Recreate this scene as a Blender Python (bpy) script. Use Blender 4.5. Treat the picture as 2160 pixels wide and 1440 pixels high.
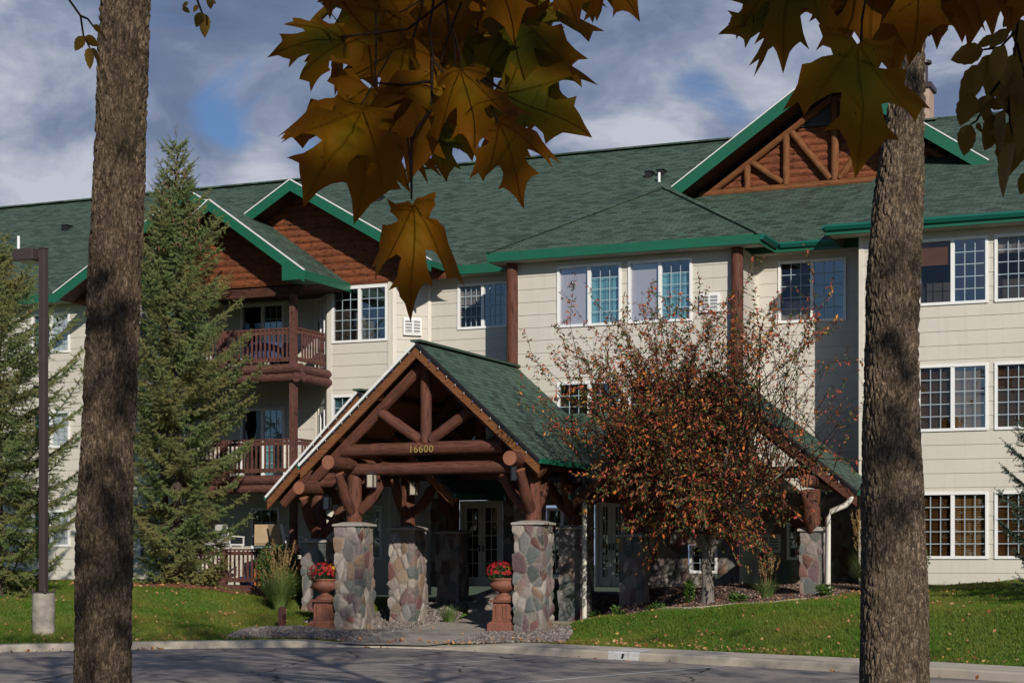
import bpy, bmesh, math, random
import numpy as np
from mathutils import Vector, Matrix, noise as mnoise

for _o in list(bpy.data.objects):
    bpy.data.objects.remove(_o)
SC = bpy.context.scene
COL = SC.collection
R = math.radians

# ------------------------------------------------------------------ camera
# Origin = the photographer's eye.  X runs along the facade, +Y into the building.
cam_d = bpy.data.cameras.new('camera')
cam_d.sensor_width = 36.0
cam_d.lens = 63.07
cam_d.shift_y = 0.213
cam_d.clip_end = 3000
cam_d.clip_start = 0.05
cam = bpy.data.objects.new('camera', cam_d)
COL.objects.link(cam)
cam.rotation_euler = (R(90), 0, R(23))
SC.camera = cam

# ------------------------------------------------------------------ light
SUN_EL, SUN_AZ = 25.0, 38.5          # azimuth from -Y towards +X
to_sun = Vector((math.sin(R(SUN_AZ)) * math.cos(R(SUN_EL)), -math.cos(R(SUN_AZ)) * math.cos(R(SUN_EL)), math.sin(R(SUN_EL))))
sun_d = bpy.data.lights.new('sun', 'SUN')
sun_d.energy = 4.2
sun_d.angle = R(0.53)
sun_d.color = (1.0, 0.93, 0.82)
sun = bpy.data.objects.new('sun', sun_d)
COL.objects.link(sun)
sun.location = (30, -35, 40)
sun.rotation_euler = to_sun.to_track_quat('Z', 'Y').to_euler()

# ------------------------------------------------------------------ node helpers
def nd(nt, typ, ins=None, **props):
    n = nt.nodes.new(typ)
    for k, v in props.items():
        setattr(n, k, v)
    if ins:
        for k, v in ins.items():
            s = n.inputs[k]
            if hasattr(v, 'is_linked') or isinstance(v, bpy.types.NodeSocket):
                nt.links.new(v, s)
            else:
                s.default_value = v
    return n

def ramp(nt, fac, stops, interp='LINEAR'):
    n = nt.nodes.new('ShaderNodeValToRGB')
    cr = n.color_ramp
    cr.interpolation = interp
    while len(cr.elements) < len(stops):
        cr.elements.new(0.5)
    for e, (p, c) in zip(cr.elements, stops):
        e.position = p
        e.color = (c[0], c[1], c[2], 1) if len(c) == 3 else c
    if fac is not None:
        nt.links.new(fac, n.inputs[0])
    return n.outputs[0]

def mixc(nt, fac, a, b, mode='MIX'):
    n = nt.nodes.new('ShaderNodeMix')
    n.data_type = 'RGBA'
    n.blend_type = mode
    for s, v in ((n.inputs[0], fac), (n.inputs[6], a), (n.inputs[7], b)):
        if isinstance(v, bpy.types.NodeSocket):
            nt.links.new(v, s)
        elif isinstance(v, (int, float)):
            s.default_value = v
        else:
            s.default_value = (v[0], v[1], v[2], 1)
    return n.outputs[2]

def mth(nt, op, a, b=None, c=None, clamp=False):
    n = nt.nodes.new('ShaderNodeMath')
    n.operation = op
    n.use_clamp = clamp
    for i, v in enumerate((a, b, c)):
        if v is None:
            continue
        if isinstance(v, bpy.types.NodeSocket):
            nt.links.new(v, n.inputs[i])
        else:
            n.inputs[i].default_value = v
    return n.outputs[0]

# ------------------------------------------------------------------ sky
world = bpy.data.worlds.new('World')
SC.world = world
world.use_nodes = True
wt = world.node_tree
wt.nodes.clear()
w_out = wt.nodes.new('ShaderNodeOutputWorld')
w_bg = nd(wt, 'ShaderNodeBackground', {'Strength': 0.065})
sky = nd(wt, 'ShaderNodeTexSky', sky_type='NISHITA', sun_disc=False, sun_elevation=R(SUN_EL), sun_rotation=R(180 - SUN_AZ), altitude=200, air_density=1.0, dust_density=0.3, ozone_density=2.0)
tc = wt.nodes.new('ShaderNodeTexCoord')
mp = nd(wt, 'ShaderNodeMapping', {'Vector': tc.outputs['Generated'], 'Scale': (1.0, 1.0, 2.1), 'Location': (0.35, 0.1, 0.0)})
n1 = nd(wt, 'ShaderNodeTexNoise', {'Vector': mp.outputs[0], 'Scale': 6.5, 'Detail': 11.0, 'Roughness': 0.6, 'Distortion': 0.4})
n2 = nd(wt, 'ShaderNodeTexNoise', {'Vector': mp.outputs[0], 'Scale': 10.0, 'Detail': 9.0, 'Roughness': 0.58, 'Distortion': 0.5})

def sky_dir(az, el):   # azimuth to the right of the camera axis
    a = R(23 - az)
    return (-math.sin(a) * math.cos(R(el)), math.cos(a) * math.cos(R(el)), math.sin(R(el)))

def blobs(val, lst):
    for (az, el, rad, amt) in lst:
        v = nd(wt, 'ShaderNodeVectorMath', {0: tc.outputs['Generated'], 1: sky_dir(az, el)}, operation='DISTANCE')
        g = mth(wt, 'MULTIPLY', mth(wt, 'EXPONENT', mth(wt, 'MULTIPLY', mth(wt, 'POWER', mth(wt, 'DIVIDE', v.outputs['Value'], rad), 2.0), -1.0)), amt)
        val = mth(wt, 'ADD', val, g)
    return val
cover = blobs(n1.outputs['Fac'], [(-9.5, 13.8, 0.018, -0.17), (-8.9, 12.9, 0.012, -0.12), (-6.3, 12.6, 0.014, -0.16), (6.1, 14.7, 0.021, -0.20), (5.2, 15.6, 0.014, -0.10), (7.0, 13.6, 0.012, -0.14), (1.5, 15.6, 0.018, -0.20), (3.2, 14.3, 0.026, -0.12), (-8.2, 15.5, 0.015, -0.10)])
# fewer clouds away from the north half of the sky (the half the photograph looks at)
sep = nd(wt, 'ShaderNodeSeparateXYZ', {0: tc.outputs['Generated']})
north = mth(wt, 'MULTIPLY', nd(wt, 'ShaderNodeMapRange', {'Value': sep.outputs['Y'], 'From Min': -0.2, 'From Max': 0.5, 'To Min': -0.2, 'To Max': 0.125}).outputs[0], 1.0)
cover = mth(wt, 'ADD', cover, north)
cmask = ramp(wt, cover, [(0.38, (0, 0, 0)), (0.52, (1, 1, 1))])
lum = blobs(n2.outputs['Fac'], [(-15.5, 13.8, 0.045, 0.12), (-13.5, 11.6, 0.05, 0.14), (-7.6, 11.9, 0.022, 0.22), (-8.6, 12.5, 0.014, 0.10), (4.6, 12.9, 0.026, 0.22), (2.5, 12.6, 0.03, 0.14), (8.2, 14.6, 0.02, 0.10), (-10.5, 16.5, 0.04, -0.10), (4.8, 16.6, 0.035, -0.10), (-3, 14, 0.05, -0.06), (-14.8, 12.8, 0.02, -0.12), (12.5, 13.5, 0.05, 0.08)])
ccol = ramp(wt, lum, [(0.30, (1.8, 2.5, 4.2)), (0.46, (2.4, 3.15, 5.0)), (0.58, (4.0, 4.7, 6.5)), (0.74, (8.0, 8.4, 9.6))])
skyblue = mixc(wt, 1.0, sky.outputs[0], (0.70, 0.84, 1.06), 'MULTIPLY')
wt.links.new(mixc(wt, cmask, skyblue, ccol), w_bg.inputs['Color'])
wt.links.new(w_bg.outputs[0], w_out.inputs['Surface'])

SC.view_settings.view_transform = 'Standard'
SC.view_settings.look = 'None'
SC.view_settings.exposure = 0.0
SC.view_settings.gamma = 1.0
SC.view_settings.use_curve_mapping = False
SC.cycles.max_bounces = 6
SC.cycles.transparent_max_bounces = 12
SC.cycles.caustics_reflective = False
SC.cycles.caustics_refractive = False

# ------------------------------------------------------------------ mesh helpers
ORG = {}
def set_tag(o, label=None, cat=None, group=None, kind=None):
    if label: o['label'] = label
    if cat: o['category'] = cat
    if group: o['group'] = group
    if kind: o['kind'] = kind
    return o

def thing(name, label, cat, loc, group=None):
    o = bpy.data.objects.new(name, None)
    o.empty_display_size = 0.2
    COL.objects.link(o)
    o.location = loc
    ORG[o.name] = Vector(loc)
    return set_tag(o, label, cat, group)

def link_mesh(name, me, parent=None):
    o = bpy.data.objects.new(name, me)
    COL.objects.link(o)
    if parent is not None:
        o.parent = parent
        ORG[o.name] = ORG[parent.name]
    else:
        ORG[o.name] = Vector((0, 0, 0))
    return o

def npmesh(name, V, F, mats, parent=None, uv=None, mi=None, smooth=False, col=None):
    """V (N,3) array, F (M,k) array of one face size."""
    V = np.asarray(V, dtype=np.float32)
    F = np.asarray(F, dtype=np.int32)
    if parent is not None:
        V = V - np.array(ORG[parent.name], dtype=np.float32)
    me = bpy.data.meshes.new(name)
    k = F.shape[1]
    me.vertices.add(len(V)); me.vertices.foreach_set('co', V.ravel())
    me.loops.add(F.size); me.loops.foreach_set('vertex_index', F.ravel())
    me.polygons.add(len(F))
    me.polygons.foreach_set('loop_start', np.arange(0, F.size, k, dtype=np.int32))
    me.polygons.foreach_set('loop_total', np.full(len(F), k, dtype=np.int32))
    if mi is not None:
        me.polygons.foreach_set('material_index', np.asarray(mi, dtype=np.int32))
    if smooth:
        me.polygons.foreach_set('use_smooth', np.ones(len(F), dtype=bool))
    if uv is not None:
        ul = me.uv_layers.new(name='UVMap')
        ul.data.foreach_set('uv', np.asarray(uv, dtype=np.float32)[F.ravel()].ravel())
    if col is not None:
        ca = me.color_attributes.new('tint', 'FLOAT_COLOR', 'POINT')
        ca.data.foreach_set('color', np.asarray(col, dtype=np.float32).ravel())
    me.update(calc_edges=True)
    me.validate()
    for m in (mats if isinstance(mats, (list, tuple)) else [mats]):
        me.materials.append(m)
    return link_mesh(name, me, parent)

class MB:
    """Collects faces of one part.  fr = (P0, u, inward): local (s, q, z) -> world."""
    def __init__(s, fr=None):
        s.v = []; s.f = []; s.uv = []; s.m = []; s.fr = fr; s.sm = []
    def pt(s, p):
        if s.fr is None:
            return (p[0], p[1], p[2])
        P, u, w = s.fr
        return (P[0] + p[0] * u[0] + p[1] * w[0], P[1] + p[0] * u[1] + p[1] * w[1], p[2])
    def poly(s, pts, m=0, uv=None, smooth=False):
        b = len(s.v)
        s.v += [s.pt(p) for p in pts]
        s.f.append(list(range(b, b + len(pts))))
        s.uv.append(uv if uv else [(p[0], p[2]) for p in pts])
        s.m.append(m); s.sm.append(smooth)
    def mesh(s, V, F, m=0, UV=None, smooth=True):
        b = len(s.v)
        s.v += [s.pt(p) for p in V]
        for i, f in enumerate(F):
            s.f.append([b + j for j in f])
            s.uv.append([UV[j] for j in f] if UV else [(V[j][0], V[j][2]) for j in f])
            s.m.append(m); s.sm.append(smooth)
    def box(s, x0, x1, y0, y1, z0, z1, m=0):
        a = [(x0, y0, z0), (x1, y0, z0), (x1, y1, z0), (x0, y1, z0), (x0, y0, z1), (x1, y0, z1), (x1, y1, z1), (x0, y1, z1)]
        s.mesh(a, [(0, 1, 5, 4), (1, 2, 6, 5), (2, 3, 7, 6), (3, 0, 4, 7), (4, 5, 6, 7), (3, 2, 1, 0)], m, smooth=False)
    def bar(s, p0, p1, w, h, m=0, up=(0, 0, 1)):
        """rectangular beam between two points"""
        p0, p1 = Vector(p0), Vector(p1)
        d = (p1 - p0).normalized()
        a = d.cross(Vector(up)).normalized() * (w / 2)
        b = a.normalized().cross(d).normalized() * (h / 2)
        q = [p0 - a - b, p0 + a - b, p0 + a + b, p0 - a + b, p1 - a - b, p1 + a - b, p1 + a + b, p1 - a + b]
        s.mesh([tuple(v) for v in q], [(0, 1, 5, 4), (1, 2, 6, 5), (2, 3, 7, 6), (3, 0, 4, 7), (4, 5, 6, 7), (3, 2, 1, 0)], m, smooth=False)
    def tube(s, pts, rad, n=12, m=0, mcap=None, wob=0.0, seed=0, cap=True):
        """round log through a list of points; rad = number or list"""
        rnd = random.Random(seed)
        pts = [Vector(p) for p in pts]
        rs = rad if isinstance(rad, (list, tuple)) else [rad] * len(pts)
        V = []; UV = []; F = []
        L = 0.0
        for i, p in enumerate(pts):
            d = (pts[min(i + 1, len(pts) - 1)] - pts[max(i - 1, 0)]).normalized()
            ref = Vector((0, 0, 1)) if abs(d.z) < 0.9 else Vector((1, 0, 0))
            a = d.cross(ref).normalized(); b = a.cross(d).normalized()
            if i: L += (pts[i] - pts[i - 1]).length
            for k in range(n):
                t = 2 * math.pi * k / n
                r = rs[i] * (1 + wob * (rnd.random() - 0.5))
                V.append(tuple(p + a * math.cos(t) * r + b * math.sin(t) * r)); UV.append((k / n, L))
        for i in range(len(pts) - 1):
            for k in range(n):
                k2 = (k + 1) % n
                F.append((i * n + k, i * n + k2, (i + 1) * n + k2, (i + 1) * n + k))
        s.mesh(V, F, m, UV)
        if cap:
            mc = m if mcap is None else mcap
            s.mesh([V[k] for k in range(n)], [tuple(range(n))], mc, [(0.5, 0.1)] * n, smooth=False)
            o = (len(pts) - 1) * n
            s.mesh([V[o + k] for k in range(n)], [tuple(range(n - 1, -1, -1))], mc, [(0.5, 0.1)] * n, smooth=False)
    def log(s, p0, p1, r, r1=None, n=14, seg=6, wob=0.05, seed=0, m=0, mcap=None):
        p0, p1 = Vector(p0), Vector(p1)
        r1 = r if r1 is None else r1
        rnd = random.Random(seed + 17)
        pts = [p0.lerp(p1, i / seg) + (Vector((rnd.uniform(-1, 1), rnd.uniform(-1, 1), rnd.uniform(-1, 1))) * r * wob * (1 if 0 < i < seg else 0)) for i in range(seg + 1)]
        s.tube(pts, [r + (r1 - r) * i / seg for i in range(seg + 1)], n, m, mcap, wob * 0.6, seed)
    def lathe(s, c, prof, n=24, m=0, smooth=True, squash=None):
        V = []; F = []
        for (r, z) in prof:
            for k in range(n):
                t = 2 * math.pi * k / n
                rr = r * (1 + (squash(k, n, z) if squash else 0))
                V.append((c[0] + rr * math.cos(t), c[1] + rr * math.sin(t), c[2] + z))
        for i in range(len(prof) - 1):
            for k in range(n):
                k2 = (k + 1) % n
                F.append((i * n + k, i * n + k2, (i + 1) * n + k2, (i + 1) * n + k))
        s.mesh(V, F, m, smooth=smooth)
    def slab(s, pts, th, mt=0, ms=1, mb=2, uvo=(0, 0)):
        """roof slab: polygon of top points (counter-clockwise from above), thickness straight down"""
        P = [Vector(p) for p in pts]
        nrm = (P[1] - P[0]).cross(P[2] - P[0]).normalized()
        if nrm.z < 0:
            P.reverse(); nrm = -nrm
        hor = Vector((0, 0, 1)).cross(nrm)
        hor = hor.normalized() if hor.length > 1e-4 else Vector((1, 0, 0))
        slo = nrm.cross(hor).normalized()
        uv = [(p.dot(hor) + uvo[0], p.dot(slo) + uvo[1]) for p in P]
        s.poly([tuple(p) for p in P], mt, uv)
        Q = [p - Vector((0, 0, th)) for p in P]
        s.poly([tuple(p) for p in reversed(Q)], mb, list(reversed(uv)))
        for i in range(len(P)):
            j = (i + 1) % len(P)
            l = (P[j] - P[i]).length
            s.poly([tuple(P[i]), tuple(Q[i]), tuple(Q[j]), tuple(P[j])], ms, [(0, th), (0, 0), (l, 0), (l, th)])
    def build(s, name, mats, parent=None, bevel=0):
        o = ORG[parent.name] if parent is not None else Vector((0, 0, 0))
        me = bpy.data.meshes.new(name)
        me.from_pydata([(v[0] - o.x, v[1] - o.y, v[2] - o.z) for v in s.v], [], s.f)
        ul = me.uv_layers.new(name='UVMap')
        flat = [c for f in s.uv for u in f for c in (u[0], u[1])]
        ul.data.foreach_set('uv', flat)
        me.polygons.foreach_set('material_index', s.m)
        me.polygons.foreach_set('use_smooth', s.sm)
        for m in (mats if isinstance(mats, (list, tuple)) else [mats]):
            me.materials.append(m)
        me.update()
        ob = link_mesh(name, me, parent)
        if bevel:
            md = ob.modifiers.new('bevel', 'BEVEL'); md.width = bevel; md.segments = 2; md.limit_method = 'ANGLE'
        return ob

def interp(x, xs, ys):
    return float(np.interp(x, xs, ys))
# ------------------------------------------------------------------ materials
def new_mat(name):
    m = bpy.data.materials.new(name)
    m.use_nodes = True
    nt = m.node_tree
    nt.nodes.clear()
    out = nt.nodes.new('ShaderNodeOutputMaterial')
    p = nt.nodes.new('ShaderNodeBsdfPrincipled')
    nt.links.new(p.outputs[0], out.inputs[0])
    return m, nt, p, out

def bump(nt, p, h, dist, strength=1.0):
    b = nd(nt, 'ShaderNodeBump', {'Height': h, 'Distance': dist, 'Strength': strength})
    nt.links.new(b.outputs[0], p.inputs['Normal'])
    return b

def simple(name, c, rough=0.6, var=0.12, scale=6.0, bmp=0.0, bscale=40.0, metal=0.0, coord='Object', spec=None):
    """painted / plain surface with a little uneven colour and roughness"""
    m, nt, p, out = new_mat(name)
    t = nt.nodes.new('ShaderNodeTexCoord')
    n = nd(nt, 'ShaderNodeTexNoise', {'Vector': t.outputs[coord], 'Scale': scale, 'Detail': 6.0, 'Roughness': 0.6})
    col = ramp(nt, n.outputs['Fac'], [(0.25, [x * (1 - var) for x in c]), (0.75, [min(1, x * (1 + var)) for x in c])])
    nt.links.new(col, p.inputs['Base Color'])
    p.inputs['Roughness'].default_value = rough
    p.inputs['Metallic'].default_value = metal
    if spec is not None:
        p.inputs['Specular IOR Level'].default_value = spec
    if bmp:
        n2 = nd(nt, 'ShaderNodeTexNoise', {'Vector': t.outputs[coord], 'Scale': bscale, 'Detail': 4.0})
        bump(nt, p, n2.outputs['Fac'], bmp)
    return m

def mat_siding(name, c):
    m, nt, p, out = new_mat(name)
    t = nt.nodes.new('ShaderNodeTexCoord')
    a = nd(nt, 'ShaderNodeTexNoise', {'Vector': t.outputs['Object'], 'Scale': 0.7, 'Detail': 5.0})
    mp = nd(nt, 'ShaderNodeMapping', {'Vector': t.outputs['Object'], 'Scale': (1.5, 1.5, 30)})
    b = nd(nt, 'ShaderNodeTexNoise', {'Vector': mp.outputs[0], 'Scale': 3.0, 'Detail': 5.0})
    # weather streaks running down the boards
    mp2 = nd(nt, 'ShaderNodeMapping', {'Vector': t.outputs['Object'], 'Scale': (5.0, 5.0, 0.35)})
    st = nd(nt, 'ShaderNodeTexNoise', {'Vector': mp2.outputs[0], 'Scale': 1.6, 'Detail': 6.0, 'Roughness': 0.65})
    col = ramp(nt, a.outputs['Fac'], [(0.3, [x * 0.93 for x in c]), (0.7, [x * 1.04 for x in c])])
    col = mixc(nt, 0.18, col, ramp(nt, b.outputs['Fac'], [(0.3, [x * 0.86 for x in c]), (0.7, [x * 1.05 for x in c])]))
    col = mixc(nt, ramp(nt, st.outputs['Fac'], [(0.52, (0, 0, 0)), (0.8, (0.38, 0.38, 0.38))]), col, (c[0] * 0.7, c[1] * 0.68, c[2] * 0.62))
    u = nt.nodes.new('ShaderNodeUVMap')
    um = nd(nt, 'ShaderNodeMapping', {'Vector': u.outputs[0], 'Location': (0.7, -0.03, 0)})
    br = nd(nt, 'ShaderNodeTexBrick', {'Vector': um.outputs[0], 'Color1': (0, 0, 0, 1), 'Color2': (1, 1, 1, 1), 'Scale': 1.0, 'Mortar Size': 0.005, 'Brick Width': 3.66, 'Row Height': 0.335}, offset=0.37, offset_frequency=2)
    sp = nd(nt, 'ShaderNodeSeparateColor', {0: br.outputs['Color']})
    col = mixc(nt, mth(nt, 'MULTIPLY', sp.outputs[0], 0.05), col, [x * 0.72 for x in c])
    col = mixc(nt, mth(nt, 'MULTIPLY', br.outputs['Fac'], 0.18), col, [x * 0.45 for x in c])
    nt.links.new(col, p.inputs['Base Color'])
    p.inputs['Roughness'].default_value = 0.62
    bump(nt, p, b.outputs['Fac'], 0.002)
    return m

def mat_shingle(name, c0, c1, row=0.14, wid=0.30):
    m, nt, p, out = new_mat(name)
    u = nt.nodes.new('ShaderNodeUVMap')
    # shingle tabs: offset courses of random tint
    br = nd(nt, 'ShaderNodeTexBrick', {'Vector': u.outputs[0], 'Color1': (0, 0, 0, 1), 'Color2': (1, 1, 1, 1), 'Mortar': (0.5, 0.5, 0.5, 1), 'Scale': 1.0, 'Mortar Size': 0.012, 'Mortar Smooth': 0.3, 'Bias': 0.0, 'Brick Width': wid, 'Row Height': row}, offset=0.5, offset_frequency=2)
    nz = nd(nt, 'ShaderNodeTexNoise', {'Vector': u.outputs[0], 'Scale': 9.0, 'Detail': 6.0, 'Roughness': 0.7})
    big = nd(nt, 'ShaderNodeTexNoise', {'Vector': u.outputs[0], 'Scale': 0.45, 'Detail': 4.0})
    f = mth(nt, 'ADD', mth(nt, 'MULTIPLY', br.outputs['Color'], 0.70), mth(nt, 'MULTIPLY', nz.outputs['Fac'], 0.6))
    col = ramp(nt, f, [(0.25, [x * .7 for x in c0]), (0.55, [(a + b) / 2 for a, b in zip(c0, c1)]), (0.95, c1)])
    col = mixc(nt, ramp(nt, big.outputs['Fac'], [(0.35, (0, 0, 0)), (0.75, (0.15, 0.15, 0.15))]), col, [x * 0.8 for x in c0])
    col = mixc(nt, mth(nt, 'MULTIPLY', br.outputs['Fac'], 0.6), col, [x * 0.45 for x in c0])
    nt.links.new(col, p.inputs['Base Color'])
    p.inputs['Roughness'].default_value = 0.9
    sep = nd(nt, 'ShaderNodeSeparateXYZ', {0: u.outputs[0]})
    saw = mth(nt, 'FRACT', mth(nt, 'DIVIDE', sep.outputs[1], row))
    h = mth(nt, 'SUBTRACT', mth(nt, 'ADD', mth(nt, 'MULTIPLY', saw, -1.0), mth(nt, 'MULTIPLY', br.outputs['Color'], 0.5)), mth(nt, 'MULTIPLY', br.outputs['Fac'], 1.2))
    bump(nt, p, h, 0.012)
    return m

def mat_wood(name, c, cd, rough=0.55, knots=True, uvs=(6.0, 0.8)):
    """stained log or board; grain runs along UV v (logs) """
    m, nt, p, out = new_mat(name)
    u = nt.nodes.new('ShaderNodeUVMap')
    t = nt.nodes.new('ShaderNodeTexCoord')
    mp = nd(nt, 'ShaderNodeMapping', {'Vector': u.outputs[0], 'Scale': (uvs[0], uvs[1], 1)})
    g = nd(nt, 'ShaderNodeTexNoise', {'Vector': mp.outputs[0], 'Scale': 3.0, 'Detail': 8.0, 'Roughness': 0.65, 'Distortion': 0.6})
    n = nd(nt, 'ShaderNodeTexNoise', {'Vector': t.outputs['Object'], 'Scale': 1.8, 'Detail': 5.0, 'Roughness': 0.6})
    fine = nd(nt, 'ShaderNodeTexNoise', {'Vector': t.outputs['Object'], 'Scale': 7.0, 'Detail': 7.0, 'Roughness': 0.7})
    col = ramp(nt, g.outputs['Fac'], [(0.3, cd), (0.5, c), (0.75, [min(1, x * 1.25) for x in c])])
    col = mixc(nt, ramp(nt, n.outputs['Fac'], [(0.42, (0, 0, 0)), (0.75, (0.6, 0.6, 0.6))]), col, cd)
    # worn, greyer spots
    col = mixc(nt, ramp(nt, fine.outputs['Fac'], [(0.54, (0, 0, 0)), (0.70, (0.42, 0.42, 0.42))]), col, (min(1, c[0] * 1.4), min(1, c[1] * 1.9), min(1, c[2] * 2.2)))
    mp3 = nd(nt, 'ShaderNodeMapping', {'Vector': u.outputs[0], 'Scale': (uvs[0] * 2.6, uvs[1] * 0.7, 1)})
    ck = nd(nt, 'ShaderNodeTexNoise', {'Vector': mp3.outputs[0], 'Scale': 4.0, 'Detail': 3.0, 'Distortion': 0.4})
    crk = ramp(nt, ck.outputs['Fac'], [(0.60, (0, 0, 0)), (0.66, (1, 1, 1))])
    col = mixc(nt, mth(nt, 'MULTIPLY', crk, 0.75), col, [x * 0.35 for x in cd])
    nt.links.new(col, p.inputs['Base Color'])
    p.inputs['Roughness'].default_value = rough + 0.15
    p.inputs['Specular IOR Level'].default_value = 0.25
    bump(nt, p, mth(nt, 'SUBTRACT', g.outputs['Fac'], crk), 0.014)
    return m

def mat_stone(name):
    m, nt, p, out = new_mat(name)
    a = nt.nodes.new('ShaderNodeAttribute'); a.attribute_name = 'tint'
    t = nt.nodes.new('ShaderNodeTexCoord')
    n = nd(nt, 'ShaderNodeTexNoise', {'Vector': t.outputs['Object'], 'Scale': 14.0, 'Detail': 7.0, 'Roughness': 0.7})
    n2 = nd(nt, 'ShaderNodeTexNoise', {'Vector': t.outputs['Object'], 'Scale': 90.0, 'Detail': 3.0})
    v = mth(nt, 'ADD', 0.55, mth(nt, 'MULTIPLY', n.outputs['Fac'], 0.9))
    vc = nd(nt, 'ShaderNodeCombineColor', {0: v, 1: v, 2: v})
    nt.links.new(mixc(nt, 1.0, a.outputs['Color'], vc.outputs[0], 'MULTIPLY'), p.inputs['Base Color'])
    p.inputs['Roughness'].default_value = 0.85
    bump(nt, p, mth(nt, 'ADD', n.outputs['Fac'], mth(nt, 'MULTIPLY', n2.outputs['Fac'], 0.3)), 0.025)
    return m

def mat_asphalt(name):
    m, nt, p, out = new_mat(name)
    t = nt.nodes.new('ShaderNodeTexCoord')
    a = nd(nt, 'ShaderNodeTexNoise', {'Vector': t.outputs['Object'], 'Scale': 0.35, 'Detail': 6.0, 'Roughness': 0.6})
    b = nd(nt, 'ShaderNodeTexNoise', {'Vector': t.outputs['Object'], 'Scale': 45.0, 'Detail': 4.0, 'Roughness': 0.8})
    v = nd(nt, 'ShaderNodeTexVoronoi', {'Vector': t.outputs['Object'], 'Scale': 30.0})
    col = ramp(nt, a.outputs['Fac'], [(0.3, (0.205, 0.180, 0.166)), (0.7, (0.290, 0.253, 0.230))])
    col = mixc(nt, ramp(nt, b.outputs['Fac'], [(0.4, (0, 0, 0)), (0.75, (0.7, 0.7, 0.7))]), col, (0.36, 0.31, 0.28))
    col = mixc(nt, ramp(nt, v.outputs['Distance'], [(0.0, (0.6, 0.6, 0.6)), (0.35, (0, 0, 0))]), col, (0.085, 0.075, 0.07))
    wv = nd(nt, 'ShaderNodeMix', {0: 0.25, 4: t.outputs['Object'], 5: nd(nt, 'ShaderNodeTexNoise', {'Vector': t.outputs['Object'], 'Scale': 1.2, 'Detail': 5.0}).outputs['Color']}, data_type='VECTOR')
    ck = nd(nt, 'ShaderNodeTexVoronoi', {'Vector': wv.outputs[1], 'Scale': 0.42}, feature='DISTANCE_TO_EDGE')
    col = mixc(nt, ramp(nt, ck.outputs['Distance'], [(0.004, (0.8, 0.8, 0.8)), (0.012, (0, 0, 0))]), col, (0.03, 0.028, 0.027))
    oil = nd(nt, 'ShaderNodeTexNoise', {'Vector': t.outputs['Object'], 'Scale': 0.8, 'Detail': 3.0})
    col = mixc(nt, ramp(nt, oil.outputs['Fac'], [(0.60, (0, 0, 0)), (0.72, (0.5, 0.5, 0.5))]), col, (0.07, 0.062, 0.058))
    nt.links.new(col, p.inputs['Base Color'])
    p.inputs['Roughness'].default_value = 0.9
    p.inputs['Specular IOR Level'].default_value = 0.08
    bump(nt, p, b.outputs['Fac'], 0.004)
    return m

def mat_ground(name, stops, scale, bscale, bd, rough=0.9, big=0.6):
    m, nt, p, out = new_mat(name)
    t = nt.nodes.new('ShaderNodeTexCoord')
    a = nd(nt, 'ShaderNodeTexNoise', {'Vector': t.outputs['Object'], 'Scale': scale, 'Detail': 9.0, 'Roughness': 0.72})
    b = nd(nt, 'ShaderNodeTexNoise', {'Vector': t.outputs['Object'], 'Scale': bscale, 'Detail': 3.0})
    l = nd(nt, 'ShaderNodeTexNoise', {'Vector': t.outputs['Object'], 'Scale': big, 'Detail': 3.0})
    f = mth(nt, 'ADD', mth(nt, 'MULTIPLY', a.outputs['Fac'], 0.7), mth(nt, 'MULTIPLY', l.outputs['Fac'], 0.3))
    nt.links.new(ramp(nt, f, stops), p.inputs['Base Color'])
    p.inputs['Roughness'].default_value = rough
    bump(nt, p, b.outputs['Fac'], bd)
    return m

def mat_pebble(name, cols, scale=11.0):
    m, nt, p, out = new_mat(name)
    t = nt.nodes.new('ShaderNodeTexCoord')
    v = nd(nt, 'ShaderNodeTexVoronoi', {'Vector': t.outputs['Object'], 'Scale': scale, 'Randomness': 1.0})
    sp = nd(nt, 'ShaderNodeSeparateColor', {0: v.outputs['Color']})
    col = ramp(nt, sp.outputs[0], [(i / (len(cols) - 1), c) for i, c in enumerate(cols)], 'CONSTANT')
    nt.links.new(col, p.inputs['Base Color'])
    p.inputs['Roughness'].default_value = 0.85
    bump(nt, p, mth(nt, 'MULTIPLY', v.outputs['Distance'], -1.0), 0.05)
    return m

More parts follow.
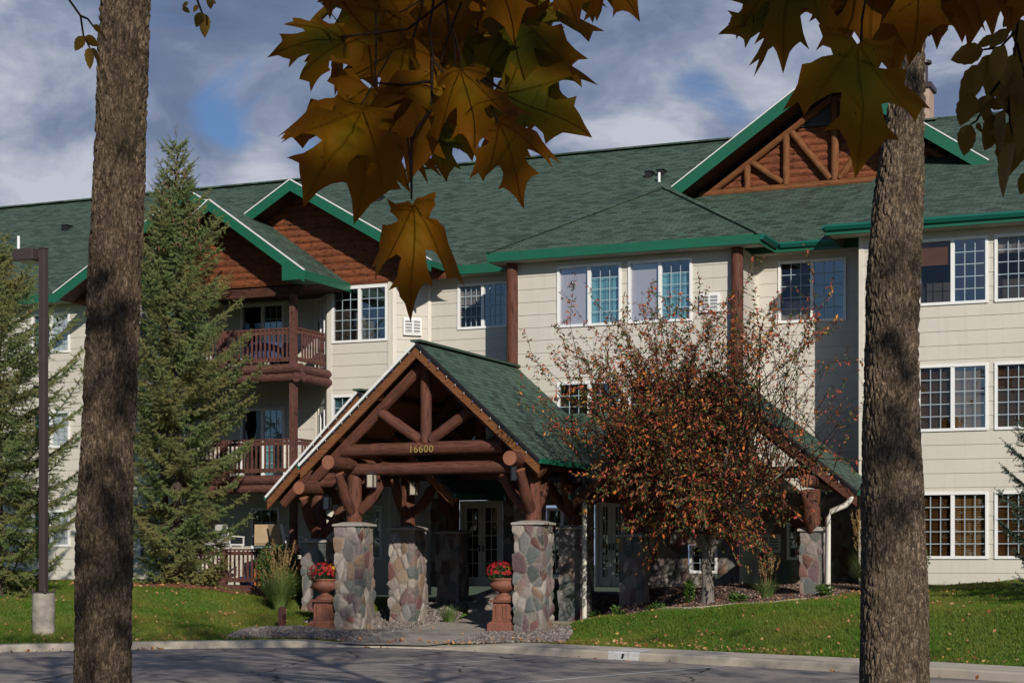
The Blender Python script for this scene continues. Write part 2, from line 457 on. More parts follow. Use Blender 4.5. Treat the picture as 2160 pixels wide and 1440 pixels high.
def mat_bark(name, c0, c1, moss):
    m, nt, p, out = new_mat(name)
    t = nt.nodes.new('ShaderNodeTexCoord')
    mp = nd(nt, 'ShaderNodeMapping', {'Vector': t.outputs['Object'], 'Scale': (1, 1, 0.34)})
    d = nd(nt, 'ShaderNodeTexNoise', {'Vector': mp.outputs[0], 'Scale': 30.0, 'Detail': 6.0, 'Roughness': 0.65})
    mv = nd(nt, 'ShaderNodeMix', {0: 0.12, 4: mp.outputs[0], 5: d.outputs['Color']}, data_type='VECTOR')
    v = nd(nt, 'ShaderNodeTexVoronoi', {'Vector': mv.outputs[1], 'Scale': 44.0, 'Randomness': 1.0}, feature='DISTANCE_TO_EDGE')
    v2 = nd(nt, 'ShaderNodeTexNoise', {'Vector': mp.outputs[0], 'Scale': 110.0, 'Detail': 8.0, 'Roughness': 0.75})
    v3 = nd(nt, 'ShaderNodeTexNoise', {'Vector': mp.outputs[0], 'Scale': 40.0, 'Detail': 8.0, 'Roughness': 0.7, 'Distortion': 0.8})
    pa = nd(nt, 'ShaderNodeTexNoise', {'Vector': t.outputs['Object'], 'Scale': 2.4, 'Detail': 5.0, 'Roughness': 0.6})
    cr = ramp(nt, v.outputs['Distance'], [(0.0, (0, 0, 0)), (0.16, (0.8, 0.8, 0.8)), (0.5, (1, 1, 1))])
    rd = ramp(nt, v3.outputs['Fac'], [(0.36, (0, 0, 0)), (0.5, (0.7, 0.7, 0.7)), (0.7, (1, 1, 1))])
    h = mth(nt, 'ADD', mth(nt, 'ADD', mth(nt, 'MULTIPLY', cr, 0.28), mth(nt, 'MULTIPLY', rd, 0.42)), mth(nt, 'MULTIPLY', v2.outputs['Fac'], 0.55))
    col = ramp(nt, h, [(0.25, [x * 0.30 for x in c0]), (0.62, c0), (1.05, c1)])
    col = mixc(nt, ramp(nt, pa.outputs['Fac'], [(0.48, (0, 0, 0)), (0.72, (0.45, 0.45, 0.45))]), col, moss)
    nt.links.new(col, p.inputs['Base Color'])
    p.inputs['Roughness'].default_value = 0.95
    p.inputs['Specular IOR Level'].default_value = 0.2
    bump(nt, p, h, 0.026)
    return m

def mat_leafy(name, stops, trans=0.35, rough=0.55, patch=None, pscale=1.5):
    """small leaves: each leaf (mesh island) has its own colour"""
    m, nt, p, out = new_mat(name)
    g = nt.nodes.new('ShaderNodeNewGeometry')
    col = ramp(nt, g.outputs['Random Per Island'], stops)
    if patch:
        t = nt.nodes.new('ShaderNodeTexCoord')
        n = nd(nt, 'ShaderNodeTexNoise', {'Vector': t.outputs['Object'], 'Scale': pscale, 'Detail': 3.0})
        col = mixc(nt, ramp(nt, n.outputs['Fac'], [(0.42, (0, 0, 0)), (0.66, (0.9, 0.9, 0.9))]), col, patch)
    nt.links.new(col, p.inputs['Base Color'])
    p.inputs['Roughness'].default_value = rough
    p.inputs['Specular IOR Level'].default_value = 0.3
    if trans:
        tr = nd(nt, 'ShaderNodeBsdfTranslucent', {'Color': col})
        mx = nd(nt, 'ShaderNodeMixShader', {0: trans, 1: p.outputs[0], 2: tr.outputs[0]})
        nt.links.new(mx.outputs[0], out.inputs[0])
    return m

def mat_maple(name, g_amt, edge, mid, green):
    """maple leaf: UV is the leaf plane (base at 0,0, tip at 0,1)"""
    m, nt, p, out = new_mat(name)
    u = nt.nodes.new('ShaderNodeUVMap')
    t = nt.nodes.new('ShaderNodeTexCoord')
    oi = nt.nodes.new('ShaderNodeObjectInfo')
    n = nd(nt, 'ShaderNodeTexNoise', {'Vector': t.outputs['Object'], 'Scale': 26.0, 'Detail': 6.0, 'Roughness': 0.6})
    n3 = nd(nt, 'ShaderNodeTexNoise', {'Vector': t.outputs['Object'], 'Scale': 9.0, 'Detail': 2.0})
    sp = nd(nt, 'ShaderNodeSeparateXYZ', {0: u.outputs[0]})
    ax = mth(nt, 'ABSOLUTE', sp.outputs[0]); y = sp.outputs[1]
    d = mth(nt, 'SQRT', mth(nt, 'ADD', mth(nt, 'POWER', ax, 2.0), mth(nt, 'POWER', mth(nt, 'SUBTRACT', y, 0.34), 2.0)))
    gf = mth(nt, 'ADD', d, mth(nt, 'MULTIPLY', mth(nt, 'SUBTRACT', n3.outputs['Fac'], 0.5), 0.8))
    gf = mth(nt, 'ADD', gf, mth(nt, 'MULTIPLY', oi.outputs['Random'], 0.22))
    col = ramp(nt, gf, [(max(0, g_amt - 0.2), green), (g_amt + 0.12, mid), (g_amt + 0.42, edge)])
    col = mixc(nt, ramp(nt, n.outputs['Fac'], [(0.35, (0, 0, 0)), (0.8, (0.5, 0.5, 0.5))]), col, [x * 0.62 for x in mid])
    sv = nd(nt, 'ShaderNodeTexVoronoi', {'Vector': u.outputs[0], 'Scale': 9.0})
    col = mixc(nt, ramp(nt, sv.outputs['Distance'], [(0.07, (0.85, 0.85, 0.85)), (0.14, (0, 0, 0))]), col, (0.035, 0.015, 0.006))
    vein = None
    for ang in (0, 47, 98):
        sa, ca = math.sin(R(ang)), math.cos(R(ang))
        cr = mth(nt, 'ABSOLUTE', mth(nt, 'SUBTRACT', mth(nt, 'MULTIPLY', ax, ca), mth(nt, 'MULTIPLY', y, sa)))
        al = mth(nt, 'GREATER_THAN', mth(nt, 'ADD', mth(nt, 'MULTIPLY', ax, sa), mth(nt, 'MULTIPLY', y, ca)), 0.0)
        f = mth(nt, 'MULTIPLY', mth(nt, 'SUBTRACT', 1.0, mth(nt, 'DIVIDE', cr, 0.022), clamp=True), al)
        vein = f if vein is None else mth(nt, 'MAXIMUM', vein, f)
    col = mixc(nt, mth(nt, 'MULTIPLY', vein, 0.16), col, [x * 0.5 for x in mid])
    nt.links.new(col, p.inputs['Base Color'])
    p.inputs['Roughness'].default_value = 0.6
    p.inputs['Specular IOR Level'].default_value = 0.06
    bump(nt, p, mth(nt, 'ADD', n.outputs['Fac'], mth(nt, 'MULTIPLY', vein, -1.5)), 0.002)
    tr = nd(nt, 'ShaderNodeBsdfTranslucent', {'Color': col})
    mx = nd(nt, 'ShaderNodeMixShader', {0: 0.6, 1: p.outputs[0], 2: tr.outputs[0]})
    nt.links.new(mx.outputs[0], out.inputs[0])
    return m

def mat_glass(name, tint, refl):
    """window pane: see-through with sky reflection"""
    m, nt, p, out = new_mat(name)
    nt.nodes.remove(p)
    t = nt.nodes.new('ShaderNodeTexCoord')
    n = nd(nt, 'ShaderNodeTexNoise', {'Vector': t.outputs['Object'], 'Scale': 1.3, 'Detail': 1.0})
    b = nd(nt, 'ShaderNodeBump', {'Height': n.outputs['Fac'], 'Distance': 0.012})
    ge = nt.nodes.new('ShaderNodeNewGeometry')
    dt = nd(nt, 'ShaderNodeVectorMath', {0: ge.outputs['Incoming'], 1: ge.outputs['Normal']}, operation='DOT_PRODUCT')
    sch = mth(nt, 'POWER', mth(nt, 'SUBTRACT', 1.0, mth(nt, 'ABSOLUTE', dt.outputs['Value']), clamp=True), 5.0)
    f = mth(nt, 'ADD', mth(nt, 'MULTIPLY', sch, 0.9), refl + 0.04, clamp=True)
    tb = nd(nt, 'ShaderNodeBsdfTransparent', {'Color': (*tint, 1)})
    gl = nd(nt, 'ShaderNodeBsdfGlossy', {'Color': (0.9, 0.95, 1, 1), 'Roughness': 0.015, 'Normal': b.outputs[0]})
    mx = nd(nt, 'ShaderNodeMixShader', {0: f, 1: tb.outputs[0], 2: gl.outputs[0]})
    nt.links.new(mx.outputs[0], out.inputs[0])
    return m

SIDING = mat_siding('cream_siding', (0.57, 0.54, 0.475))
TRIM = simple('cream_trim', (0.62, 0.585, 0.51), 0.55, 0.06, 3)
VINYL = simple('white_vinyl', (0.78, 0.78, 0.78), 0.4, 0.05, 4)
MUNTIN = simple('white_muntin', (0.34, 0.42, 0.47), 0.4, 0.05, 4)
SHINGLE = mat_shingle('green_shingle', (0.017, 0.042, 0.028), (0.070, 0.114, 0.082))
FASCIA = simple('green_fascia', (0.010, 0.105, 0.060), 0.42, 0.10, 2.5)
GUTTER = simple('teal_gutter', (0.008, 0.115, 0.085), 0.35, 0.08, 2.5)
SOFFIT = simple('tan_soffit', (0.30, 0.27, 0.22), 0.7, 0.08, 4)
DARKWOOD = mat_wood('dark_stained_boards', (0.070, 0.028, 0.018), (0.04, 0.016, 0.011), uvs=(0.6, 4))
LOGRED = mat_wood('red_brown_log', (0.130, 0.047, 0.030), (0.056, 0.026, 0.019))
LOGORANGE = mat_wood('honey_log', (0.195, 0.076, 0.027), (0.13, 0.05, 0.02))
LOGEND = mat_wood('log_cut_end', (0.26, 0.105, 0.06), (0.15, 0.06, 0.035), uvs=(1, 1))
HALFLOG = mat_wood('half_log_siding', (0.20, 0.062, 0.025), (0.075, 0.026, 0.014), uvs=(0.7, 7.0))
PLANK = mat_wood('honey_plank', (0.26, 0.10, 0.03), (0.16, 0.06, 0.02), uvs=(1.2, 7.0))
RAILRED = mat_wood('red_brown_rail', (0.120, 0.050, 0.041), (0.075, 0.032, 0.027), uvs=(3, 2))
STONE = mat_stone('field_stone')
CAPSTONE = simple('pale_cap_stone', (0.33, 0.30, 0.27), 0.85, 0.22, 9, 0.01, 30)
CONCRETE = simple('concrete', (0.46, 0.40, 0.32), 0.85, 0.16, 2.2, 0.004, 60)
SHADECONC = simple('shaded_concrete', (0.30, 0.27, 0.235), 0.9, 0.2, 2.5, 0.004, 60)  # path concrete, with the shadow over the path put into its colour
OLDCONC = simple('rough_concrete', (0.27, 0.245, 0.21), 0.9, 0.42, 5, 0.012, 18)
ASPHALT = mat_asphalt('asphalt')
PAINTWHITE = simple('worn_white_paint', (0.55, 0.54, 0.52), 0.8, 0.3, 9)
LAWN = mat_ground('lawn_soil', [(0.3, (0.07, 0.13, 0.016)), (0.55, (0.12, 0.20, 0.022)), (0.75, (0.20, 0.22, 0.05))], 8, 60, 0.03)
MULCH = mat_pebble('mulch_chips', [(0.05, 0.03, 0.022), (0.10, 0.06, 0.045), (0.16, 0.10, 0.075), (0.07, 0.045, 0.035), (0.21, 0.16, 0.13), (0.12, 0.075, 0.06)], 16)
GRAVEL = mat_pebble('river_gravel', [(0.10, 0.09, 0.085), (0.24, 0.20, 0.18), (0.05, 0.045, 0.045), (0.33, 0.29, 0.27), (0.16, 0.12, 0.10), (0.20, 0.19, 0.19)], 12)
EARTH = mat_ground('far_ground', [(0.3, (0.03, 0.05, 0.015)), (0.6, (0.06, 0.08, 0.025)), (0.8, (0.09, 0.09, 0.04))], 1, 12, 0.03)
BARK_A = mat_bark('bark_grey_brown', (0.125, 0.090, 0.060), (0.37, 0.272, 0.185), (0.085, 0.080, 0.040))
BARK_B = mat_bark('bark_grey', (0.135, 0.100, 0.070), (0.45, 0.34, 0.235), (0.10, 0.085, 0.05))
BARK_S = simple('spruce_bark', (0.06, 0.045, 0.035), 0.95, 0.3, 12, 0.02, 30)
BARK_C = simple('crabapple_bark', (0.17, 0.145, 0.125), 0.9, 0.35, 14, 0.012, 40)
NEEDLE = mat_leafy('spruce_needles', [(0.0, (0.095, 0.160, 0.066)), (0.5, (0.19, 0.27, 0.095)), (0.85, (0.28, 0.34, 0.12)), (1.0, (0.36, 0.27, 0.10))], 0.4, 0.6, (0.31, 0.27, 0.10), 1.1)
NEEDLEBLUE = mat_leafy('blue_spruce_needles', [(0.0, (0.035, 0.06, 0.042)), (0.6, (0.07, 0.105, 0.075)), (1.0, (0.12, 0.16, 0.11))], 0.25, 0.6)
CONE = simple('spruce_cone', (0.13, 0.055, 0.03), 0.8, 0.3, 20)
CRABLEAF = mat_leafy('crabapple_leaves', [(0.0, (0.045, 0.075, 0.018)), (0.36, (0.11, 0.13, 0.03)), (0.48, (0.20, 0.09, 0.045)), (0.68, (0.36, 0.070, 0.050)), (0.84, (0.50, 0.11, 0.05)), (0.93, (0.68, 0.21, 0.04)), (1.0, (0.55, 0.33, 0.08))], 0.3, 0.5)
CRABAPPLE = simple('red_crabapple', (0.32, 0.018, 0.02), 0.3, 0.2, 30)
CROWNLEAF = mat_leafy('autumn_crown_leaves', [(0.0, (0.05, 0.045, 0.01)), (0.5, (0.12, 0.085, 0.014)), (1.0, (0.20, 0.12, 0.018))], 0.35)
ASHLEAF = mat_leafy('ash_leaflets', [(0.0, (0.085, 0.048, 0.007)), (0.5, (0.135, 0.076, 0.009)), (0.9, (0.18, 0.105, 0.012)), (1.0, (0.24, 0.13, 0.04))], 0.4, 0.7)
TWIG = simple('twig', (0.022, 0.014, 0.010), 0.9, 0.3, 40, spec=0.05)
MAPLE_Y = mat_maple('maple_leaf_ochre', 0.06, (0.210, 0.078, 0.005), (0.255, 0.122, 0.005), (0.190, 0.120, 0.007))
MAPLE_G = mat_maple('maple_leaf_green', 0.34, (0.220, 0.095, 0.005), (0.165, 0.112, 0.007), (0.075, 0.084, 0.007))
GRASSBLADE = mat_leafy('grass_blades', [(0.0, (0.07, 0.150, 0.014)), (0.5, (0.115, 0.225, 0.020)), (0.85, (0.17, 0.27, 0.035)), (1.0, (0.33, 0.29, 0.09))], 0.45, 0.6, (0.25, 0.245, 0.05), 0.45)
FALLEN = mat_leafy('fallen_leaves', [(0.0, (0.30, 0.10, 0.04)), (0.4, (0.44, 0.21, 0.10)), (0.8, (0.50, 0.30, 0.16)), (1.0, (0.55, 0.36, 0.08))], 0.2)
ORNBLADE = mat_leafy('ornamental_grass', [(0.0, (0.09, 0.17, 0.04)), (0.6, (0.17, 0.25, 0.07)), (1.0, (0.26, 0.29, 0.10))], 0.35)
PLUME = mat_leafy('grass_plumes', [(0.0, (0.32, 0.20, 0.085)), (1.0, (0.52, 0.36, 0.17))], 0.3)
SHRUB = mat_leafy('shrub_leaves', [(0.0, (0.030, 0.075, 0.012)), (0.7, (0.075, 0.14, 0.022)), (1.0, (0.14, 0.19, 0.04))], 0.3)
MUMLEAF = mat_leafy('mum_leaves', [(0.0, (0.02, 0.05, 0.012)), (1.0, (0.06, 0.11, 0.03))], 0.2)
MUMRED = mat_leafy('mum_red_petals', [(0.0, (0.28, 0.010, 0.014)), (1.0, (0.52, 0.03, 0.035))], 0.2)
MUMYEL = mat_leafy('mum_yellow_petals', [(0.0, (0.55, 0.22, 0.01)), (1.0, (0.75, 0.42, 0.02))], 0.2)
TERRA = simple('terracotta', (0.20, 0.075, 0.045), 0.75, 0.22, 7, 0.004, 60)
BRONZE = simple('bronze_paint', (0.050, 0.036, 0.036), 0.45, 0.1, 4)
BLACK = simple('black_metal', (0.015, 0.014, 0.014), 0.45, 0.2, 8)
LENS = simple('lamp_lens', (0.45, 0.42, 0.38), 0.3, 0.05, 4)
DRIP = simple('drip_edge_metal', (0.72, 0.72, 0.70), 0.35, 0.08, 6)
WHITEPAINT = simple('white_paint', (0.60, 0.565, 0.49), 0.5, 0.08, 5)
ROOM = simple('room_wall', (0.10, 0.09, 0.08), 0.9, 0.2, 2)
SHADE = simple('mauve_roller_shade', (0.40, 0.365, 0.41), 0.8, 0.05, 3)
LACE = simple('white_curtain', (0.45, 0.46, 0.45), 0.85, 0.12, 5)
TEAL = simple('pale_teal_curtain', (0.10, 0.27, 0.31), 0.85, 0.10, 5)
WOODBLIND = simple('brown_blind', (0.19, 0.095, 0.028), 0.5, 0.15, 5)
TANCURT = simple('tan_valance', (0.30, 0.13, 0.055), 0.85, 0.12, 5)
PANE_L = mat_glass('window_glass_screened', (0.52, 0.50, 0.50), 0.02)
PANE_R = mat_glass('window_glass', (0.95, 0.98, 0.99), 0.17)
LANTGLASS = simple('lantern_glass', (0.45, 0.41, 0.33), 0.3, 0.05, 4)
GOLD = simple('brass_numerals', (0.27, 0.19, 0.06), 0.45, 0.1, 9)
# ------------------------------------------------------------------ ground
CURB = [(-62, 2.0), (-40, 15.0), (-30, 23.6), (-26.5, 27.2), (-24.09, 29.83), (-22.29, 31.9), (-20.68, 33.25), (-18.9, 34.45), (-17.3, 34.75), (-15.42, 34.05), (-13.6, 33.2), (-11.97, 32.45), (-10.0, 31.6), (-8.4, 30.85), (-6.45, 30.1), (-5.16, 29.56), (-3.54, 28.6), (0, 27.0), (5, 25.3), (14, 23.5)]
_cx = [c[0] for c in CURB]; _cy = [c[1] for c in CURB]
ROAD = -1.9
def curbY(x):
    # smoothed piecewise-linear kerb line
    return (np.interp(x - 0.5, _cx, _cy) + np.interp(x, _cx, _cy) + np.interp(x + 0.5, _cx, _cy)) / 3
def kerb_h(x):
    return np.interp(x, [-60, -19.6, -18.6, -16.4, -14.6, 20], [0.15, 0.15, 0.03, 0.03, 0.15, 0.15])
def strip_w(x):
    return np.interp(x, [-62, -19.5, -17, -14.5, -12, 14], [0.42, 0.42, 0.8, 1.2, 1.35, 1.35])
CTRL = np.array([
    (-60, 43.5, -.65), (-50, 43.5, -.65), (-42, 44, -.62), (-36, 44.5, -.62), (-33, 44.5, -.62), (-30, 43.5, -.62), (-28, 41.3, -.68), (-26.5, 40, -.62), (-30, 39, -.62), (-34, 39, -.66),
    (-24.3, 42.1, -.98), (-23, 42.5, -1.05), (-24.6, 31.8, -1.49), (-28, 35, -1.0), (-23.5, 38.5, -1.35), (-22, 36.8, -1.62), (-22.6, 40.6, -1.38),
    (-20.4, 38.2, -1.74), (-15.7, 38.2, -1.70), (-18, 38, -1.72), (-20.4, 41.3, -1.68), (-15.7, 41.1, -1.60), (-18, 41, -1.6), (-20.4, 43.9, -1.18), (-19, 44.9, -.70), (-17, 43.2, -.72), (-14.2, 41, -1.05), (-14, 43, -.70), (-12, 43.2, -.62), (-10, 43, -.62),
    (-15.41, 40.17, -1.56), (-13.63, 38.76, -1.33), (-11.82, 37.68, -1.13), (-10.3, 37.99, -.99), (-9.36, 38.4, -.88), (-8.37, 39.36, -.73), (-11.62, 38.5, -.94), (-9.55, 40, -.80),
    (-7.5, 42.6, -.64), (-4.4, 42.6, -.46), (-5.5, 40, -.55), (-2, 42, -.38), (2, 42, -.35), (10, 42, -.35), (-1.5, 37, -.62), (-6, 36, -.95), (-9, 35, -1.25), (-13.3, 36.0, -1.66), (5, 35, -.8)])
def H(X, Y):
    X = np.asarray(X, float); Y = np.asarray(Y, float)
    d2 = (X[..., None] - CTRL[:, 0]) ** 2 + (Y[..., None] - CTRL[:, 1]) ** 2
    w = 1.0 / (d2 + 0.45) ** 1.7
    z = (w * CTRL[:, 2]).sum(-1) / w.sum(-1)
    d = np.clip((Y - curbY(X) - 0.15 - strip_w(X)) / 3.0, 0, 1)
    s = d * d * (3 - 2 * d)
    s = np.where(d > 0, s, 0)
    return (ROAD + kerb_h(X)) * (1 - s) + z * s
def hz(x, y):
    return float(H(np.array([x]), np.array([y]))[0])

def ruled(name, A, B, n, m, dz, mat, parent=None, jit=0.0, hf=H):
    """sheet between two polylines A and B (XY), draped over the ground"""
    def samp(P, k):
        P = np.array(P, float)
        L = np.concatenate([[0], np.cumsum(np.hypot(*np.diff(P, axis=0).T))])
        t = np.linspace(0, L[-1], k)
        return np.stack([np.interp(t, L, P[:, 0]), np.interp(t, L, P[:, 1])], -1)
    a = samp(A, n); b = samp(B, n)
    if jit:
        rg = np.random.RandomState(len(name))
        for q in (a, b):
            q += rg.uniform(-jit, jit, q.shape)
    v = np.linspace(0, 1, m)[None, :, None]
    P = a[:, None, :] * (1 - v) + b[:, None, :] * v
    z = hf(P[..., 0], P[..., 1]) + dz
    V = np.concatenate([P, z[..., None]], -1).reshape(-1, 3)
    i = np.arange(n - 1)[:, None] * m + np.arange(m - 1)[None, :]
    F = np.stack([i, i + 1, i + m + 1, i + m], -1).reshape(-1, 4)
    # face up
    p = V[F[0]]
    if np.cross(p[1] - p[0], p[2] - p[0])[2] < 0:
        F = F[:, ::-1]
    o = npmesh(name, V, F, mat, parent, smooth=True)
    return o

# far ground, road
q = MB(); q.poly([(-700, -700, -2.25), (700, -700, -2.25), (700, 700, -2.25), (-700, 700, -2.25)])
set_tag(q.build('ground', EARTH), kind='structure')
xs = np.concatenate([np.linspace(-62, -26, 40), np.linspace(-25.5, 2, 140), np.linspace(3, 14, 14)])
set_tag(ruled('road', [(x, -30.0) for x in xs], [(x, float(curbY(x)) + 0.02) for x in xs], 300, 30, 0, ASPHALT, hf=lambda X, Y: np.full(X.shape, ROAD)), kind='structure')
# kerb: face, top, then (right of the entrance) the pavement strip behind it
ks = MB()
prof_x = np.linspace(-62, 14, 420)
for a, b in zip(prof_x[:-1], prof_x[1:]):
    ya, yb = float(curbY(a)), float(curbY(b))
    ha, hb = float(kerb_h(a)), float(kerb_h(b))
    A = [(a, ya, ROAD - .02), (a, ya + .03, ROAD + ha - .025), (a, ya + .055, ROAD + ha), (a, ya + .2, ROAD + ha + .004)]
    B = [(b, yb, ROAD - .02), (b, yb + .03, ROAD + hb - .025), (b, yb + .055, ROAD + hb), (b, yb + .2, ROAD + hb + .004)]
    for k in range(3):
        ks.poly([A[k], B[k], B[k + 1], A[k + 1]], smooth=(k > 0))
set_tag(ks.build('kerb', CONCRETE), kind='structure')
set_tag(ruled('pavement', [(x, float(curbY(x)) + 0.2) for x in prof_x], [(x, float(curbY(x)) + 0.2 + float(strip_w(x))) for x in prof_x], 420, 6, 0.006, CONCRETE,
              hf=lambda X, Y: ROAD + kerb_h(X)), kind='structure')
# white paint over one length of the kerb
kp = MB()
for a in np.arange(-11.75, -11.0, 0.05):
    b = a + 0.05
    for k, (o0, z0, o1, z1) in enumerate([(-.004, -.0, .026, .128), (.026, .128, .052, .155), (.052, .155, .2, .158), (.2, .161, 1.0, .162)]):
        kp.poly([(a, float(curbY(a)) + o0, ROAD + z0), (b, float(curbY(b)) + o0, ROAD + z0), (b, float(curbY(b)) + o1, ROAD + z1), (a, float(curbY(a)) + o1, ROAD + z1)])
set_tag(kp.build('kerb_paint', PAINTWHITE), kind='structure')
kd = MB()
a = -11.42
kd.poly([(a, float(curbY(a)) - .009, ROAD + .03), (a + .05, float(curbY(a + .05)) - .009, ROAD + .03), (a + .07, float(curbY(a + .07)) + .018, ROAD + .12), (a + .02, float(curbY(a + .02)) + .018, ROAD + .12)])
set_tag(kd.build('kerb_mark', BLACK), kind='structure')

# lawn sheet from pavement to the building
def lawn_edge(x): return float(curbY(x)) + 0.2 + float(strip_w(x)) - 0.03
gx = np.linspace(-62, 14, 460)
set_tag(ruled('lawn', [(x, lawn_edge(x)) for x in gx], [(x, 46.5) for x in gx], 460, 70, 0.0, LAWN), kind='structure')
PATH_L = [(-18.9, 34.6), (-18.9, 36.5), (-18.95, 38), (-19.0, 42), (-20.6, 45)]
PATH_R = [(-16.7, 34.75), (-16.75, 36.5), (-16.6, 38), (-16.5, 41), (-17.6, 45)]
set_tag(ruled('path', PATH_L, PATH_R, 60, 14, 0.035, SHADECONC), kind='structure')
GRAV_L = ([(-21.15, 33.75), (-20.2, 34.4), (-19.4, 34.85), (-18.9, 35.2)], [(-21.35, 34.2), (-21.85, 36.6), (-21.2, 38.6), (-18.9, 38.6)])
set_tag(ruled('gravel', GRAV_L[0], GRAV_L[1], 60, 20, 0.022, GRAVEL, jit=0.04), kind='structure')
set_tag(ruled('gravel', [(-21.9, 38.4), (-21.6, 41), (-21.6, 44.7)], [(-18.93, 38.4), (-19, 41), (-20, 44.7)], 60, 20, 0.022, GRAVEL, jit=0.04), kind='structure')
set_tag(ruled('gravel', [(-16.73, 35.9), (-15.0, 35.15), (-13.6, 34.75)], [(-16.6, 39.2), (-15.3, 39.2), (-14.1, 36.6)], 50, 20, 0.022, GRAVEL, jit=0.04), kind='structure')
MU_A = [(-16.5, 40.8), (-15.41, 40.17), (-13.63, 38.76), (-11.82, 37.75), (-10.3, 37.99), (-9.36, 38.4), (-8.3, 39.5), (-7.7, 41)]
MU_B = [(-16.5, 43.3), (-15.0, 43.3), (-13.6, 43.3), (-12, 43.3), (-10.6, 43.3), (-9.6, 43.3), (-8.6, 43.0), (-7.6, 42.9)]
set_tag(ruled('mulch', MU_A, MU_B, 110, 36, 0.025, MULCH, jit=0.02), kind='structure')
set_tag(ruled('mulch', [(-28.8, 39.6), (-27.7, 38.8), (-26.6, 38.7), (-25.7, 39.2), (-25.1, 40.3)], [(-28.8, 41.9), (-27.7, 42), (-26.6, 42), (-25.7, 42), (-25.1, 42)], 60, 24, 0.02, simple('red_needle_litter', (0.20, 0.075, 0.035), 0.95, 0.4, 25, 0.02, 60), jit=0.06), kind='structure')
# concrete edging between mulch and lawn
ed = MB()
ex = np.linspace(0, 1, 40)
mp_ = np.array(MU_A[:6]); mt_ = np.linspace(0, 1, len(mp_))
pts = [(float(np.interp(t, mt_, mp_[:, 0])), float(np.interp(t, mt_, mp_[:, 1]))) for t in ex]
for a, b in zip(pts[:-1], pts[1:]):
    za, zb = hz(*a), hz(*b)
    ed.box(0, 0, 0, 0, 0, 0) if False else None
    d = Vector((b[0] - a[0], b[1] - a[1], 0)).normalized(); nn = Vector((-d.y, d.x, 0)) * 0.06
    p = [(a[0] - nn.x, a[1] - nn.y, za), (b[0] - nn.x, b[1] - nn.y, zb), (b[0] + nn.x, b[1] + nn.y, zb), (a[0] + nn.x, a[1] + nn.y, za)]
    ed.poly([(x, y, z + .055) for x, y, z in p])
    ed.poly([(p[0][0], p[0][1], za - .03), (p[1][0], p[1][1], zb - .03), (p[1][0], p[1][1], zb + .055), (p[0][0], p[0][1], za + .055)])
set_tag(ed.build('bed_edging', CONCRETE), kind='structure')
# parking-bay lines on the asphalt
ln = MB()
def paint_line(a, b, w=0.10):
    d = Vector((b[0] - a[0], b[1] - a[1], 0)).normalized(); nn = Vector((-d.y, d.x, 0)) * (w / 2)
    ln.poly([(a[0] - nn.x, a[1] - nn.y, ROAD + .005), (b[0] - nn.x, b[1] - nn.y, ROAD + .005), (b[0] + nn.x, b[1] + nn.y, ROAD + .005), (a[0] + nn.x, a[1] + nn.y, ROAD + .005)])
paint_line((-17.37, 31.68), (-19.9, 28.6)); paint_line((-12.93, 28.9), (-15.6, 26.0)); paint_line((-9.03, 31.0), (-11.2, 24.0)); paint_line((-12.78, 32.75), (-14.4, 29.0))
paint_line((-16.98, 34.6), (-18.2, 32.2)); paint_line((-14.95, 28.68), (-14.2, 29.4)); paint_line((-20.5, 30.4), (-23.0, 28.0)); paint_line((-5.6, 28.0), (-7.4, 23.0)); paint_line((-1.8, 26.0), (-3.4, 21.0))
set_tag(ln.build('road_markings', PAINTWHITE), kind='structure')
# ------------------------------------------------------------------ the apartment building
BLD = thing('apartment_building', 'long three-storey cream clapboard apartment house with green shingle roof and wooden gables', 'building', (-17, 46, -0.7))
ROW = 0.335
def siding(mb, s0, s1, z0, z1, holes=(), q0=0.0, lip=0.014, row=ROW, phase=0.0):
    """lap boards facing -q; each board's lower edge stands proud"""
    k0 = math.floor((z0 - phase) / row)
    z = phase + k0 * row
    while z < z1 - 1e-4:
        zb, zt = max(z, z0), min(z + row, z1)
        cuts = sorted({zb, zt} | {h for ho in holes for h in (ho[2], ho[3]) if zb < h < zt})
        for a, b in zip(cuts[:-1], cuts[1:]):
            zm = (a + b) / 2
            xs_ = [(s0, s1)]
            for h in holes:
                if h[2] < zm < h[3]:
                    nx = []
                    for (l, r) in xs_:
                        if h[1] <= l or h[0] >= r: nx.append((l, r)); continue
                        if h[0] > l: nx.append((l, h[0]))
                        if h[1] < r: nx.append((h[1], r))
                    xs_ = nx
            oa = -lip * (1 - (a - z) / row); ob = -lip * (1 - (b - z) / row)
            for (l, r) in xs_:
                mb.poly([(l, q0 + oa, a), (r, q0 + oa, a), (r, q0 + ob, b), (l, q0 + ob, b)])
                if abs(a - z) < 1e-5:
                    mb.poly([(l, q0, a), (r, q0, a), (r, q0 + oa, a), (l, q0 + oa, a)])
        z += row

